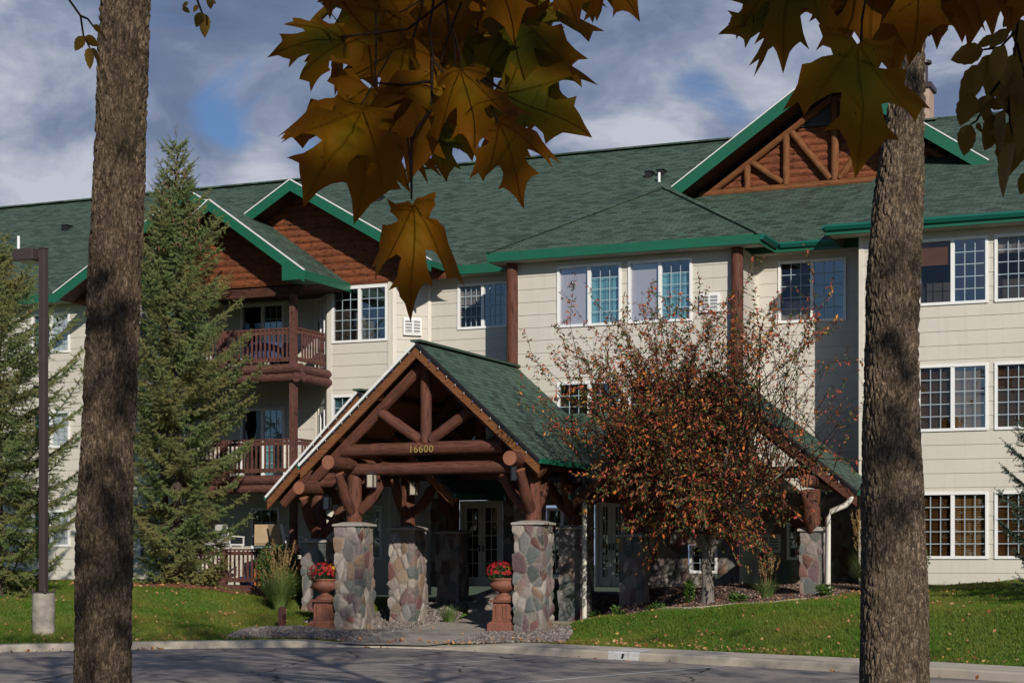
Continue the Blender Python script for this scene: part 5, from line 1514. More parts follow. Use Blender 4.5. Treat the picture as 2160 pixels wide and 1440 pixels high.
WPL = simple('white_plastic', (.74, .73, .70), .4); BLU = simple('blue_plastic', (.03, .08, .34), .4); TANF = simple('tan_fabric', (.42, .30, .19), .85); GRN = simple('green_plastic', (.05, .30, .10), .4); ORG_ = simple('orange_clay', (.50, .14, .04), .6); NAVY = simple('navy_cloth', (.03, .045, .12), .8)
chair('white plastic chair on the top balcony, left of the sliding door', -26.9, 43.2, 5.28, WPL, WPL, 2.9)
chair('white plastic chair at the corner post of the top balcony', -24.95, 43.2, 5.28, WPL, WPL, 2.5)
box_thing('storage_tub', 'flat white storage tub on the top balcony floor', 'tub', -25.9, 42.85, 5.28, .75, .4, .22, WPL)
box_thing('storage_tub', 'blue storage tub at the left of the top balcony', 'tub', -27.3, 42.8, 5.28, .6, .4, .2, BLU)
T = thing('patio_table', 'round patio table with a navy cloth on the top balcony', 'table', (-25.85, 43.7, 5.28))
m = MB(); m.lathe((-25.85, 43.7, 5.28), [(0, .76), (.62, .76), (.64, .74), (.66, .5), (.70, .3)], 28, squash=lambda k, n, z: .05 * math.sin(k * 5 * 2 * math.pi / n) if z < .6 else 0); m.build('tablecloth', NAVY, T)
m = MB(); m.log((-25.85, 43.7, 5.28), (-25.85, 43.7, 6.03), .04, wob=0); m.build('leg', BLACK, T)
chair('tan cushioned patio chair with black arms on the middle balcony', -25.2, 43.25, 2.27, TANF, BLACK, 2.7)
chair('black framed patio chair in the middle of the middle balcony', -26.0, 43.45, 2.27, TANF, BLACK, -2.6)
box_thing('storage_bench', 'long cream storage bench on the middle balcony', 'bench', -27.2, 43.1, 2.27, 1.1, .5, .55, WPL)
for i, (x, y, w, h, mt, lab) in enumerate([(-27.35, 42.8, .28, .34, GRN, 'green plant pot on the ground-floor deck'), (-27.0, 42.85, .3, .2, BLU, 'blue low pot on the ground-floor deck'), (-26.15, 42.8, .3, .26, BLU, 'round blue bucket right of the deck post'),
                                            (-25.95, 43.2, .34, .62, ORG_, 'orange clay planter behind the deck railing'), (-25.55, 43.1, .4, .72, WPL, 'tall white planter on the ground-floor deck'), (-25.05, 43.0, .36, .5, WPL, 'short white planter at the right of the deck'), (-24.75, 43.4, .3, .75, ORG_, 'tall orange planter at the deck corner')]):
    box_thing('planter', lab, 'planter', x, y, -.72, w, w, h, mt)
# ------------------------------------------------------------------ conifers
def spruce(name, label, x, y, zb, Ht, R0, seed, mat, nw=1.0, cones=0, low=.25, needle=.060, azlim=None):
    S = thing(name, label, 'tree', (x, y, zb))
    rg = np.random.RandomState(seed)
    m = MB(); m.log((x, y, zb - .1), (x, y, zb + Ht * .96), .17 * Ht / 12, .012, n=12, seg=14, wob=.04, seed=seed)
    m.build('trunk', BARK_S, S)
    P = []; D = []; LL = []
    bm_ = MB()
    h = low
    while h < Ht - .25:
        f = h / Ht
        nb = rg.randint(6, 9) if f < .85 else rg.randint(4, 6)
        a0 = rg.uniform(0, 6.28); wl = rg.uniform(.82, 1.12)
        for b in range(nb):
            az = a0 + b * 6.283 / nb + rg.uniform(-.25, .25)
            L = R0 * np.interp(f, [0, .07, .2, .41, .62, .75, .85, .95, 1], [.42, .72, 1.0, .90, .72, .46, .27, .12, .05]) * rg.uniform(.5, 1.14) * wl + .12
            hb = h + rg.uniform(-.12, .12)
            lift = .95 * f - .12 + rg.uniform(-.1, .1)
            o = np.array([math.cos(az), math.sin(az), 0]); sd = np.array([-math.sin(az), math.cos(az), 0])
            def bp(t):
                return np.array([x, y, zb + hb]) + o * L * t + np.array([0, 0, 1]) * L * (lift * t - .42 * (1 - f) * t * (1 - t) * 1.6 + .16 * t * t)
            bm_.tube([tuple(bp(t)) for t in (0, .35, .7, 1)], [.028 * (1 - f) + .008, .02 * (1 - f) + .006, .012 * (1 - f) + .004, .003], 5, cap=False)
            t = .14
            step = .105 / max(L, .3)
            while t < 1.0:
                c = bp(t); tg = bp(min(1, t + .02)) - bp(t - .02); tg /= np.linalg.norm(tg)
                # along the axis
                P.append(c); D.append(tg); LL.append(.15)
                for sg in (-1, 1):
                    sl = (.42 * (1 - t) + .16) * min(1.0, L / 1.0) * rg.uniform(.6, 1.15)
                    d = tg * .62 + sd * sg * .8 + np.array([0, 0, rg.uniform(-.38, .10)])
                    d /= np.linalg.norm(d)
                    k = 0.0
                    while k < sl:
                        q = c + d * k + np.array([0, 0, -.10 * k * k / max(sl, .1)])
                        P.append(q); D.append(d + rg.normal(size=3) * .12); LL.append(.15)
                        if rg.rand() < .62 * nw:
                            dd = d * .55 + rg.normal(size=3) * .55 + np.array([0, 0, -.15]); dd /= np.linalg.norm(dd)
                            P.append(q); D.append(dd); LL.append(rg.uniform(.10, .2))
                        k += .115
                t += step * rg.uniform(.8, 1.2)
            P.append(bp(1.0)); D.append(tg); LL.append(.2)
        h += (.41 if f < .8 else .26) * rg.uniform(.8, 1.2)
    # leader shoots
    for k in range(9):
        P.append(np.array([x, y, zb + Ht - .7 + k * .09])); D.append(np.array([0, 0, 1.0]) + rg.normal(size=3) * (.5 if k < 6 else .1)); LL.append(.3)
    P = np.array(P); D = np.array(D); D /= np.linalg.norm(D, axis=1)[:, None]; LL = np.array(LL)
    nn = 13
    n = len(P)
    ref = rg.normal(size=(n, 3)); u = np.cross(D, ref); u /= np.linalg.norm(u, axis=1)[:, None]; v = np.cross(D, u)
    V = []
    for k in range(nn):
        ang = k * 2.4 + rg.uniform(-.3, .3, n); tt = (k + .5) / nn
        rad = u * np.cos(ang)[:, None] + v * np.sin(ang)[:, None]
        b = P + D * (LL * tt)[:, None]
        tip = b + (D * .62 + rad * .78) * (needle * rg.uniform(.75, 1.2, n))[:, None]
        w = np.cross(D, rad) * .0105
        V += [b - w, b + w, tip]
    V = np.stack(V, 1).reshape(-1, 3)
    F = np.arange(len(V)).reshape(-1, 3)
    npmesh('crown', V, F, mat, S)
    for k in range(cones):
        f = rg.uniform(.74, .93); az = rg.uniform(0, 6.28); rr = R0 * np.interp(f, [.62, .75, .85, .95], [.72, .46, .27, .12]) * rg.uniform(.4, 1.0)
        px, py, pz = x + math.cos(az) * rr, y + math.sin(az) * rr, zb + Ht * f + rg.uniform(-.2, .1)
        bm_.tube([(px, py, pz), (px, py, pz - .05), (px + .01, py, pz - .12)], [.012, .026, .006], 6, m=1)
    bm_.build('branches', [BARK_S, CONE], S)
    return S
spruce('spruce_tree', 'tall green spruce with brown cones in front of the stacked balconies', -26.55, 40.0, -.65, 11.8, 2.2, 3, NEEDLE, cones=130)
spruce('spruce_tree', 'dark spruce cut by the left edge of the photo, behind the lamp post', -29.35, 36.3, -.95, 8.9, 2.45, 8, NEEDLE, cones=25)
spruce('spruce_tree', 'blue spruce reaching in at the right edge of the photo', -3.75, 37.0, -.7, 3.9, 1.7, 12, NEEDLEBLUE, needle=.055)

# ------------------------------------------------------------------ crabapple in front of the side porch
def crab():
    x, y, zb = -11.62, 38.5, -.97
    S = thing('crabapple_tree', 'crabapple with sparse red and orange autumn leaves and upright shoots', 'tree', (x, y, zb))
    rg = np.random.RandomState(21)
    T = MB(); TW = MB()
    T.tube([(x, y, zb - .1), (x + .02, y, zb + .4), (x - .03, y, zb + .85), (x + .02, y, zb + 1.15)], [.17, .125, .115, .12], 14, wob=.12, seed=3)
    limbs = []
    for k, (az, el, L) in enumerate([(2.9, 55, 3.2), (-.2, 50, 3.0), (1.4, 62, 2.8), (-1.6, 55, 2.4), (3.9, 46, 3.0), (.6, 68, 3.3), (2.2, 72, 3.4), (-.9, 64, 2.8), (5.2, 42, 2.4), (3.3, 66, 3.4)]):
        p = np.array([x + .02, y, zb + 1.05 + .08 * (k % 3)]); d = np.array([math.cos(az) * math.cos(R(el)), math.sin(az) * math.cos(R(el)), math.sin(R(el))])
        pts = [p.copy()]
        for s in range(7):
            d = d + rg.normal(size=3) * .10 + np.array([0, 0, -.05 if el < 60 else .02]); d /= np.linalg.norm(d)
            p = p + d * L / 7; pts.append(p.copy())
        T.tube([tuple(q) for q in pts], [.085 * (1 - i / 8) + .012 for i in range(8)], 8, cap=False, wob=.08, seed=k)
        limbs.append(np.array(pts))
    P = []; D = []
    def twig(p, d, L, grav, dens, r=.012):
        n = max(3, int(L / .16)); pts = [p.copy()]; d = d.copy()
        for s in range(n):
            d = d + rg.normal(size=3) * .12 + np.array([0, 0, grav]); d /= np.linalg.norm(d)
            p = p + d * L / n; pts.append(p.copy())
        TW.tube([tuple(q) for q in pts], [r * (1 - .8 * i / n) for i in range(n + 1)], 5, cap=False)
        A = np.array(pts)
        m = int(L * dens)
        t = rg.uniform(.12, 1, m) * n
        i = np.minimum(t.astype(int), n - 1); f = (t - i)[:, None]
        q = A[i] * (1 - f) + A[i + 1] * f
        P.append(q + rg.normal(size=q.shape) * .025); D.append((A[i + 1] - A[i]) / np.linalg.norm(A[i + 1] - A[i], axis=1)[:, None])
        return A
    # low arching twigs fill the round lower crown
    for k in range(430):
        L_ = limbs[rg.randint(len(limbs))]
        p = L_[rg.randint(2, 8)] + rg.normal(size=3) * .05
        az = rg.uniform(0, 6.283); el = rg.uniform(-.35, .85)
        d = np.array([math.cos(az) * math.cos(el), math.sin(az) * math.cos(el), math.sin(el)])
        A = twig(p, d, rg.uniform(.7, 2.1), -.07, 29)
        if rg.rand() < .5:
            twig(A[len(A) // 2], d + rg.normal(size=3) * .6, rg.uniform(.3, .8), -.06, 24, .006)
    # long upright shoots
    for k in range(300):
        L_ = limbs[rg.randint(len(limbs))]
        p = L_[rg.randint(4, 8)].copy(); p += rg.normal(size=3) * np.array([.7, .6, .15])
        d = np.array([rg.normal() * .34, rg.normal() * .30, 1.0]); d[0] += (p[0] - x) * .10
        A = twig(p, d / np.linalg.norm(d), rg.uniform(1.8, 4.1) * (1.0 if abs(p[0] - x) < 1.8 else .7), .005, 27, .013)
        for j in range(3):
            q = A[rg.randint(2, len(A))]
            twig(q, np.array([rg.normal() * .6, rg.normal() * .6, .7]), rg.uniform(.3, .9), .0, 19, .006)
    T.build('trunk', BARK_C, S); TW.build('twigs', TWIG, S)
    P = np.concatenate(P); D = np.concatenate(D)
    thin = ((P[:, 0] > -10.7) & (P[:, 2] > 1.0) & (P[:, 2] < 4.2) & (rg.rand(len(P)) < .62)) | ((np.abs(P[:, 0] - x) < 1.0) & (P[:, 2] < .55) & (rg.rand(len(P)) < .75))
    thin |= (P[:, 0] < -13.1) & (P[:, 2] < 1.3) & (rg.rand(len(P)) < .75)
    thin |= (P[:, 0] > -12.0) & (P[:, 0] < -9.0) & (P[:, 2] > 2.3) & (P[:, 2] < 4.6) & (rg.rand(len(P)) < .6)
    P = P[~thin]; D = D[~thin]
    leaves_at('crown', CRABLEAF, P, S, rg, .105, .40, droop=.55, dirs=D * .5)
    # little red fruits
    k = rg.choice(len(P), 900, replace=False)
    V = []; o = np.array([[1, 0, 0], [-1, 0, 0], [0, 1, 0], [0, -1, 0], [0, 0, 1], [0, 0, -1]]) * .017
    V = (P[k][:, None] + o[None] + np.array([0, 0, -.03])).reshape(-1, 3)
    f = np.array([[0, 2, 4], [2, 1, 4], [1, 3, 4], [3, 0, 4], [2, 0, 5], [1, 2, 5], [3, 1, 5], [0, 3, 5]])
    F = (np.arange(len(k))[:, None, None] * 6 + f[None]).reshape(-1, 3)
    set_tag(npmesh('fruits', V, F, CRABAPPLE, S, smooth=True), kind='stuff')
crab()

# ------------------------------------------------------------------ the two near trunks (their crowns are above the frame)
def near_tree(name, label, path, radii, ztop, bark, seed, crown, nleaf, lsize=.11):
    """path: list of (x,y,z) centre points; radii at those points"""
    b = path[0]
    S = thing(name, label, 'tree', tuple(b))
    P = np.array(path, float); zs = P[:, 2]
    z0, z1 = zs[0], zs[-1]
    fine = crown.get('fine', 0)
    na = 210 if fine else 40
    z = np.concatenate([np.linspace(z0, -1.15, 20), np.linspace(-1.14, 3.7, 600 if fine else 30), np.linspace(3.75, z1, 50)])
    nz = len(z)
    cx = np.interp(z, zs, P[:, 0]); cy = np.interp(z, zs, P[:, 1]); rr = np.interp(z, zs, radii)
    ang = np.linspace(0, 2 * np.pi, na, endpoint=False)
    V = np.empty((nz, na, 3))
    toward = math.atan2(-P[0][1], -P[0][0])     # only the half turned to the viewer needs the fine bark
    for k in range(na):
        c, s = math.cos(ang[k]), math.sin(ang[k])
        near = fine and math.cos(ang[k] - toward) > -.35
        for i in range(nz):
            r = rr[i]
            d = .019 * mnoise.noise(Vector((c * 1.3, s * 1.3, z[i] * .9 + seed))) + .007 * mnoise.noise(Vector((c * 3.1, s * 3.1, z[i] * 2.6 + seed)))
            if near and -1.15 <= z[i] <= 3.7:
                w = mnoise.noise(Vector((c * r * 16, s * r * 16, z[i] * 7)))
                q = Vector((c * r * fine + seed + w * .5, s * r * fine + w * .5, z[i] * fine * .26 + w * .3))
                dd, _ = mnoise.voronoi(q)
                d += -.015 * (1 - min(1.0, (dd[1] - dd[0]) / .34)) + .004 * mnoise.noise(Vector((c * r * 90, s * r * 90, z[i] * 34)))
            V[i, k] = (cx[i] + c * (r + d), cy[i] + s * (r + d), z[i])
    i = np.arange(nz - 1)[:, None] * na; k = np.arange(na)[None]; k2 = (k + 1) % na
    F = np.stack([i + k, i + k2, i + na + k2, i + na + k], -1).reshape(-1, 4)
    npmesh('trunk', V.reshape(-1, 3), F, bark, S, smooth=True)
    rg = np.random.RandomState(seed)
    m = MB(); PP = []
    top = P[-1]
    for j in range(crown['n']):
        t = rg.uniform(0, 1)
        st = np.array([np.interp(z1 - (z1 - crown['z0']) * t, zs, P[:, 0]), np.interp(z1 - (z1 - crown['z0']) * t, zs, P[:, 1]), z1 - (z1 - crown['z0']) * t])
        az = rg.uniform(0, 6.283); el = rg.uniform(.35, 1.0)
        L = crown['r'] * rg.uniform(.6, 1.1)
        d = np.array([math.cos(az) * math.cos(el), math.sin(az) * math.cos(el), math.sin(el)])
        pts = [st]; p = st.copy()
        for s in range(5):
            d = d + rg.normal(size=3) * .12; d /= np.linalg.norm(d); p = p + d * L / 5; pts.append(p.copy())
        m.tube([tuple(q) for q in pts], [.08, .06, .045, .032, .02, .008], 6, cap=False)
        A = np.array(pts)
        for s in range(2, 6):
            for c_ in range(3):
                PP.append(A[s] + rg.normal(size=3) * np.array([.45, .45, .3]))
    m.build('limbs', bark, S)
    PP = np.array(PP)
    k = rg.randint(0, len(PP), nleaf)
    Q = PP[k] + rg.normal(size=(nleaf, 3)) * crown.get('sp', .38)
    Q = Q[Q[:, 2] < crown.get('zmax', 99)]
    for (bx, n_, rad, per) in crown.get('shade_sprays', []):  # extra leaf clumps out of view, added to cast dapples on trunks and road
        c_ = np.stack([rg.uniform(bx[2 * i], bx[2 * i + 1], n_) for i in range(3)], -1)
        r_ = rad * rg.uniform(.6, 1.4, n_)
        e_ = rg.normal(size=(n_, per, 3)) * np.array([.62, .62, .42])
        Q = np.concatenate([Q, (c_[:, None] + e_ * r_[:, None, None]).reshape(-1, 3)])
    # keep only foliage above what the picture shows of the trunks
    dd = -math.sin(R(23)) * Q[:, 0] + math.cos(R(23)) * Q[:, 1]
    Q = Q[Q[:, 2] > .34 * np.maximum(dd, 0) + .25]
    leaves_at('crown', CROWNLEAF, Q, S, rg, lsize, .8)
    return S
S23, C23 = math.sin(R(23)), math.cos(R(23))
def at(r, d, z=0.0):
    """r metres right of the camera axis, d metres ahead"""
    return (C23 * r - S23 * d, S23 * r + C23 * d, z)
# left trunk, 9.6 m ahead
D1, D2 = 9.6, 11.2
k1, k2 = D1 / 3784, D2 / 3784
tr1 = [(211, 1700, 66), (213, 1440, 63.5), (222, 1100, 59.5), (232, 880, 57.5), (247, 440, 55.5), (258, 200, 54.5), (266, 0, 53.5), (276, -300, 51), (290, -1200, 44), (300, -2400, 22), (300, -3000, 8)]
near_tree('ash_tree', 'thick dappled grey-brown trunk standing left in the foreground', [at((p[0] - 1080) * k1, D1, (1180 - p[1]) * k1) for p in tr1], [p[2] * k1 for p in tr1], 0, BARK_A, 5,
          dict(n=15, z0=4.0, r=4.6, sp=.26, fine=46, shade_sprays=[((-10, -5, 11, 17, 6.3, 10), 34, .55, 60)]), 3000, .14)
tr2 = [(1886, 1750, 80), (1886, 1440, 74), (1883, 1150, 67), (1880, 900, 62), (1882, 600, 56), (1893, 420, 53), (1904, 300, 45), (1912, 200, 38), (1918, 90, 32), (1925, -100, 30), (1940, -800, 27), (1950, -1800, 20), (1950, -2600, 8)]
near_tree('ash_tree', 'furrowed grey trunk standing right in the foreground', [at((p[0] - 1080) * k2, D2, (1180 - p[1]) * k2) for p in tr2], [p[2] * k2 for p in tr2], 0, BARK_B, 9,
          dict(n=24, z0=4.4, r=5.8, sp=.26, fine=38, shade_sprays=[((0, 6, 10, 17, 5.6, 9.8), 46, .55, 60)]), 7500, .14)
# the maple whose branch ends hang into the picture: trunk behind the photographer
MT = near_tree('maple_tree', 'maple standing behind the viewpoint and shading it', [(4.9, -1.6, -1.95), (4.85, -1.6, 0), (4.9, -1.6, 3), (5.0, -1.8, 7.5)], [.24, .2, .17, .06], 0, BARK_A, 14,
               dict(n=60, z0=1.6, r=3.4, sp=.36, zmax=5.6, shade_sprays=[((-.5, 4.0, -2.8, 3.5, 4.9, 9.3), 30, .5, 46), ((4.0, 8.5, -2.8, 3.5, 4.9, 9.0), 8, .5, 46)]), 9500, .19)

LEAF_R = [(0, 0), (.08, -.05), (.20, -.06), (.30, -.10), (.47, -.20), (.42, -.06), (.44, .0), (.34, .06), (.29, .13), (.42, .15), (.54, .145), (.63, .12), (.66, .27), (.74, .34), (.94, .45), (.76, .47), (.71, .62), (.57, .53), (.36, .46), (.24, .49),
          (.25, .60), (.29, .69), (.44, .81), (.28, .82), (.19, .91), (.10, 1.02), (0, 1.20)]
def leaf_mesh(seed, curl, size, wf=.72, drop=.14):
    rnd = random.Random(seed)
    R_ = [(x * rnd.uniform(.9, 1.08), y + rnd.uniform(-.025, .025)) if x else (x, y) for x, y in LEAF_R]
    L_ = [(-x * rnd.uniform(.9, 1.08), y + rnd.uniform(-.025, .025)) for x, y in LEAF_R[1:-1]]
    pts = R_ + L_[::-1]
    bm = bmesh.new()
    vs = [bm.verts.new((x, y, 0)) for x, y in pts]
    bm.faces.new(vs)
    bm.normal_update()
    bmesh.ops.triangulate(bm, faces=bm.faces[:], ngon_method='EAR_CLIP')
    for _ in range(2):
        bmesh.ops.subdivide_edges(bm, edges=[e for e in bm.edges if e.calc_length() > .12], cuts=1, use_grid_fill=True)
    bmesh.ops.triangulate(bm, faces=bm.faces[:])
    uvl = bm.loops.layers.uv.new('UVMap')
    for f in bm.faces:
        f.smooth = True
        for l in f.loops:
            l[uvl].uv = (l.vert.co.x, l.vert.co.y)
    a, b, c = rnd.uniform(.7, 1.3), rnd.uniform(-1, 1), rnd.uniform(0, 6)
    for v in bm.verts:
        x, y = v.co.x, v.co.y
        z = curl * (-.55 * x * x * a - .22 * (y - .3) ** 2 + .10 * b * x * y) + .035 * math.sin(5 * x + 3 * y + c) + .02 * math.sin(9 * y + c * 2) - .05 * math.exp(-(x / .08) ** 2)
        v.co.z = z
        x, y = x + .05 * math.sin(4 * y + c), y + .05 * math.sin(5 * x + 2 * c)
        v.co.x = x * wf
        v.co.y = y + drop * abs(x) * (1 if y < .75 else max(0, (1.2 - y) / .45))
    bm.verts.ensure_lookup_table()
    # petiole: thin tube from the leaf base
    n = 6; ring = []
    bend = rnd.uniform(-.12, .12)
    for k in range(7):
        t = k / 6
        c_ = Vector((bend * t * t, -.62 * t, -.05 + .10 * t * t))
        ring.append([bm.verts.new(c_ + Vector((math.cos(q * 2 * math.pi / n), 0, math.sin(q * 2 * math.pi / n))) * .009) for q in range(n)])
    for k in range(6):
        for q in range(n):
            f = bm.faces.new((ring[k][q], ring[k][(q + 1) % n], ring[k + 1][(q + 1) % n], ring[k + 1][q])); f.material_index = 1; f.smooth = True
    bmesh.ops.scale(bm, vec=(size,) * 3, verts=bm.verts[:])
    me = bpy.data.meshes.new('leaf'); bm.to_mesh(me); bm.free()
    return me

PX = lambda px, d: (px - 1080) * d / 3784
PZ = lambda py, d: (1180 - py) * d / 3784
def branch(label, group, leaves, twigs, d0, cat='branch'):
    B = thing('maple_branch', label, cat, at(PX(twigs[0][0][0], d0), d0, PZ(twigs[0][0][1], d0)), group)
    o = ORG[B.name]
    m = MB()
    for t in twigs:
        m.tube([at(PX(p[0], d0 + p[2]), d0 + p[2], PZ(p[1], d0 + p[2])) for p in t], [.0023 - .001 * i / len(t) for i in range(len(t))], 7)
    m.build('twig', TWIG, B)
    X_, Y_, Z_ = Vector((C23, S23, 0)), Vector((-S23, C23, 0)), Vector((0, 0, 1))
    for i, (bx, by, tx, ty, dd, kind, tilt, tw) in enumerate(leaves):
        # leaf from base point (bx,by) to tip (tx,ty), both in the plane dd behind the branch
        d = d0 + dd
        p0 = X_ * PX(bx, d) + Y_ * d + Z_ * PZ(by, d); p1 = X_ * PX(tx, d) + Y_ * d + Z_ * PZ(ty, d)
        ax = (p1 - p0); size = ax.length / 1.22
        me = leaf_mesh(i * 13 + len(leaves), .8 + .3 * math.sin(i * 2.1), size / max(.55, math.cos(tilt)), *((.54, .24) if (bx, by) == (868, 418) else (.66 + .24 * abs(math.sin(i * 3.7)), .04 + .14 * abs(math.cos(i * 2.3)))))
        me.materials.append(MAPLE_G if kind == 'g' else MAPLE_Y); me.materials.append(TWIG)
        ob = bpy.data.objects.new('leaf', me); COL.objects.link(ob); ob.parent = B
        yv = ax.normalized(); zv = -Y_; zv = (zv - yv * zv.dot(yv)).normalized(); xv = yv.cross(zv)
        M_ = Matrix((xv, yv, zv)).transposed() @ Matrix.Rotation(tilt, 3, 'X') @ Matrix.Rotation(tw, 3, 'Y')
        ob.matrix_local = Matrix.Translation(p0 - o) @ M_.to_4x4()
    return B
# base px, base py, tip px, tip py, depth offset, kind, tilt, twist
CEN = [
    (722, 78, 556, 118, .00, 'g', .15, .1), (705, -70, 690, 35, .10, 'y', .3, .2), (845, 25, 655, 150, .12, 'y', .25, -.2), (760, 215, 645, 428, -.03, 'y', .2, .3), (790, 175, 756, 458, .05, 'y', .1, -.25),
    (870, 75, 800, 330, .09, 'y', .2, .1), (930, 130, 868, 385, .02, 'y', .15, -.1), (975, 150, 1000, 330, -.04, 'y', .2, .15), (1085, 30, 1110, 240, .10, 'g', .15, .2), (1085, 90, 1212, 150, .13, 'g', .2, -.2),
    (1060, 190, 1232, 296, .06, 'g', .2, .25), (1050, 255, 1112, 438, -.05, 'y', .15, -.1), (935, 255, 940, 388, .14, 'g', .2, .1), (868, 418, 872, 668, -.08, 'y', .1, -.05),
    (930, -90, 960, 130, .15, 'y', .2, .0), (1030, -110, 1075, 90, .03, 'y', .2, .2), (1150, -90, 1215, 62, .08, 'y', .3, .1), (820, -110, 770, 90, .16, 'y', .25, -.3), (1285, -85, 1340, 55, .02, 'y', .25, .2), (1240, -60, 1250, 50, .12, 'g', .35, -.2),
    (880, -60, 905, 190, .18, 'y', .2, .3), (1010, 60, 1015, 280, .17, 'g', .2, -.3), (720, 60, 795, 200, .20, 'y', .3, .2), (1130, 120, 1175, 280, .19, 'g', .3, .2), (840, 230, 700, 330, .15, 'g', .3, .1),
    (900, 160, 860, 360, .23, 'y', .2, -.1), (1010, 20, 960, 220, .24, 'y', .15, .2), (1100, -20, 1160, 180, .21, 'g', .2, .1), (1040, 200, 1060, 360, .12, 'y', .2, .2), (1060, 130, 1190, 230, .25, 'g', .2, -.1), (780, -40, 730, 130, .24, 'g', .25, .2), (1100, -100, 1120, 110, .27, 'y', .2, .1)]
TWC = [[(925, -420, 0), (935, -60, 0), (945, 40, 0), (960, 100, 0), (958, 165, .02)], [(925, -60, .02), (905, 60, .02), (915, 130, .02), (945, 165, 0)], [(912, 120, .02), (912, 170, .02), (910, 230, .02)],
       [(868, 290, -.04), (868, 360, -.06), (868, 418, -.08)], [(1050, -150, .05), (1062, 0, .05), (1068, 60, .06)], [(940, 0, 0), (860, 62, .05), (720, 78, .0)], [(912, 170, .02), (850, 180, .02), (790, 175, .04)], [(945, 160, 0), (1000, 150, .0), (1060, 190, .04)], [(912, 230, .02), (880, 270, -.02), (868, 300, -.04)]]
branch('drooping cluster of ochre and green maple leaves hanging at top centre', 'maple branch ends hanging into view', CEN, TWC, 2.75)
RGT = [
    (1680, -95, 1640, 165, .02, 'g', .15, .15), (1650, 10, 1518, 85, .05, 'g', .35, -.1), (1790, -150, 1718, 76, .10, 'y', .2, .1), (1865, -130, 1835, 150, .06, 'y', .15, -.15), (1965, -130, 1905, 118, .0, 'y', .15, .2), (1818, 88, 1808, 372, -.06, 'g', .08, -.05),
    (1950, -60, 1972, 104, .10, 'y', .2, .1), (2060, -150, 2050, 88, .04, 'y', .15, -.2), (2130, -150, 2120, 75, .09, 'y', .2, .1), (1760, -60, 1752, 82, .14, 'y', .35, .2), (2215, -110, 2150, 70, .02, 'y', .25, .2), (1900, 10, 1870, 145, .16, 'y', .3, -.2), (2010, -60, 1990, 66, .15, 'y', .3, .3),
    (1720, -120, 1740, 60, .18, 'y', .2, -.2), (1900, -100, 1935, 120, .2, 'y', .2, .1), (2000, -120, 2025, 95, .19, 'y', .2, -.1), (2090, -110, 2080, 80, .21, 'y', .2, .2), (2170, -100, 2175, 60, .18, 'y', .2, .1), (1800, -90, 1790, 95, .22, 'y', .2, .2), (1850, -40, 1880, 165, .1, 'y', .1, .1)]
TWR = [[(1850, -420, 0), (1840, -120, 0), (1830, -20, 0), (1818, 40, -.03), (1818, 88, -.06)], [(1850, -300, 0), (1960, -150, 0), (2060, -150, .03), (2140, -160, .06)], [(1845, -160, 0), (1760, -130, .04), (1680, -95, .03)]]
branch('row of large ochre maple leaves hanging at top right over the right trunk', 'maple branch ends hanging into view', RGT, TWR, 2.6)

# ash twigs: ovate leaflets on thin stalks
def ash_twig(label, group, d0, stalks, leaflets, size, seed):
    B = thing('ash_twig', label, 'twig', at(PX(stalks[0][0][0], d0), d0, PZ(stalks[0][0][1], d0)), group)
    m = MB()
    for t in stalks:
        m.tube([at(PX(p[0], d0), d0, PZ(p[1], d0)) for p in t], [.0045 - .002 * i / len(t) for i in range(len(t))], 6)
    m.build('twig', TWIG, B)
    rg = np.random.RandomState(seed)
    X_, Y_, Z_ = np.array((C23, S23, 0)), np.array((-S23, C23, 0)), np.array((0, 0, 1.0))
    for (bx, by, tx, ty) in leaflets:
        d = d0 + rg.uniform(-.15, .15)
        p0 = X_ * PX(bx, d) + Y_ * d + Z_ * PZ(by, d); p1 = X_ * PX(tx, d) + Y_ * d + Z_ * PZ(ty, d)
        ax = p1 - p0; L = np.linalg.norm(ax); a = ax / L
        fw = Y_ * rg.uniform(.3, 1) + np.cross(a, Y_) * rg.uniform(-.9, .9); fw -= a * fw.dot(a); fw /= np.linalg.norm(fw)
        sd = np.cross(a, fw)
        V = []; n = 10
        cv = rg.uniform(-.12, .22)
        for k in range(n + 1):
            t = k / n
            w = L * .31 * (math.sin(math.pi * min(1, t ** .75)) ** .85 if 0 < t < 1 else 0) * (1 + .05 * (-1) ** k)
            c = p0 + a * L * t + fw * L * cv * (t * t)
            V += [c - sd * w + fw * w * .25, c, c + sd * w + fw * w * .25]
        F = []
        for k in range(n):
            for j in (0, 1): F.append((3 * k + j, 3 * k + j + 1, 3 * k + j + 4, 3 * k + j + 3))
        npmesh('leaf', np.array(V), np.array(F), ASHLEAF, B, smooth=True)
    return B
RL = [(2075, 105, 2006, 128), (2080, 140, 2020, 222), (2092, 115, 2060, 205), (2105, 130, 2085, 212), (2120, 95, 2095, 180), (2135, 115, 2132, 205), (2150, 130, 2160, 235), (2090, 200, 2040, 240), (2048, 262, 2030, 330), (2062, 258, 2070, 280), (2078, 215, 2095, 275), (2085, 215, 2125, 225),
      (2105, 190, 2115, 228), (2130, 170, 2128, 245), (2150, 190, 2140, 265), (2112, 240, 2080, 318), (2120, 230, 2108, 330), (2135, 250, 2125, 368), (2150, 260, 2118, 372), (2140, 300, 2106, 418), (2165, 240, 2160, 330), (2160, 300, 2130, 330), (2170, 360, 2152, 410), (2140, 25, 2115, 55), (2150, 40, 2165, 110), (2125, 60, 2085, 95), (2100, 80, 2060, 100), (2155, 80, 2175, 160), (2080, 285, 2105, 265), (2110, 300, 2150, 345), (2050, 195, 2025, 265), (2140, 150, 2105, 215)]
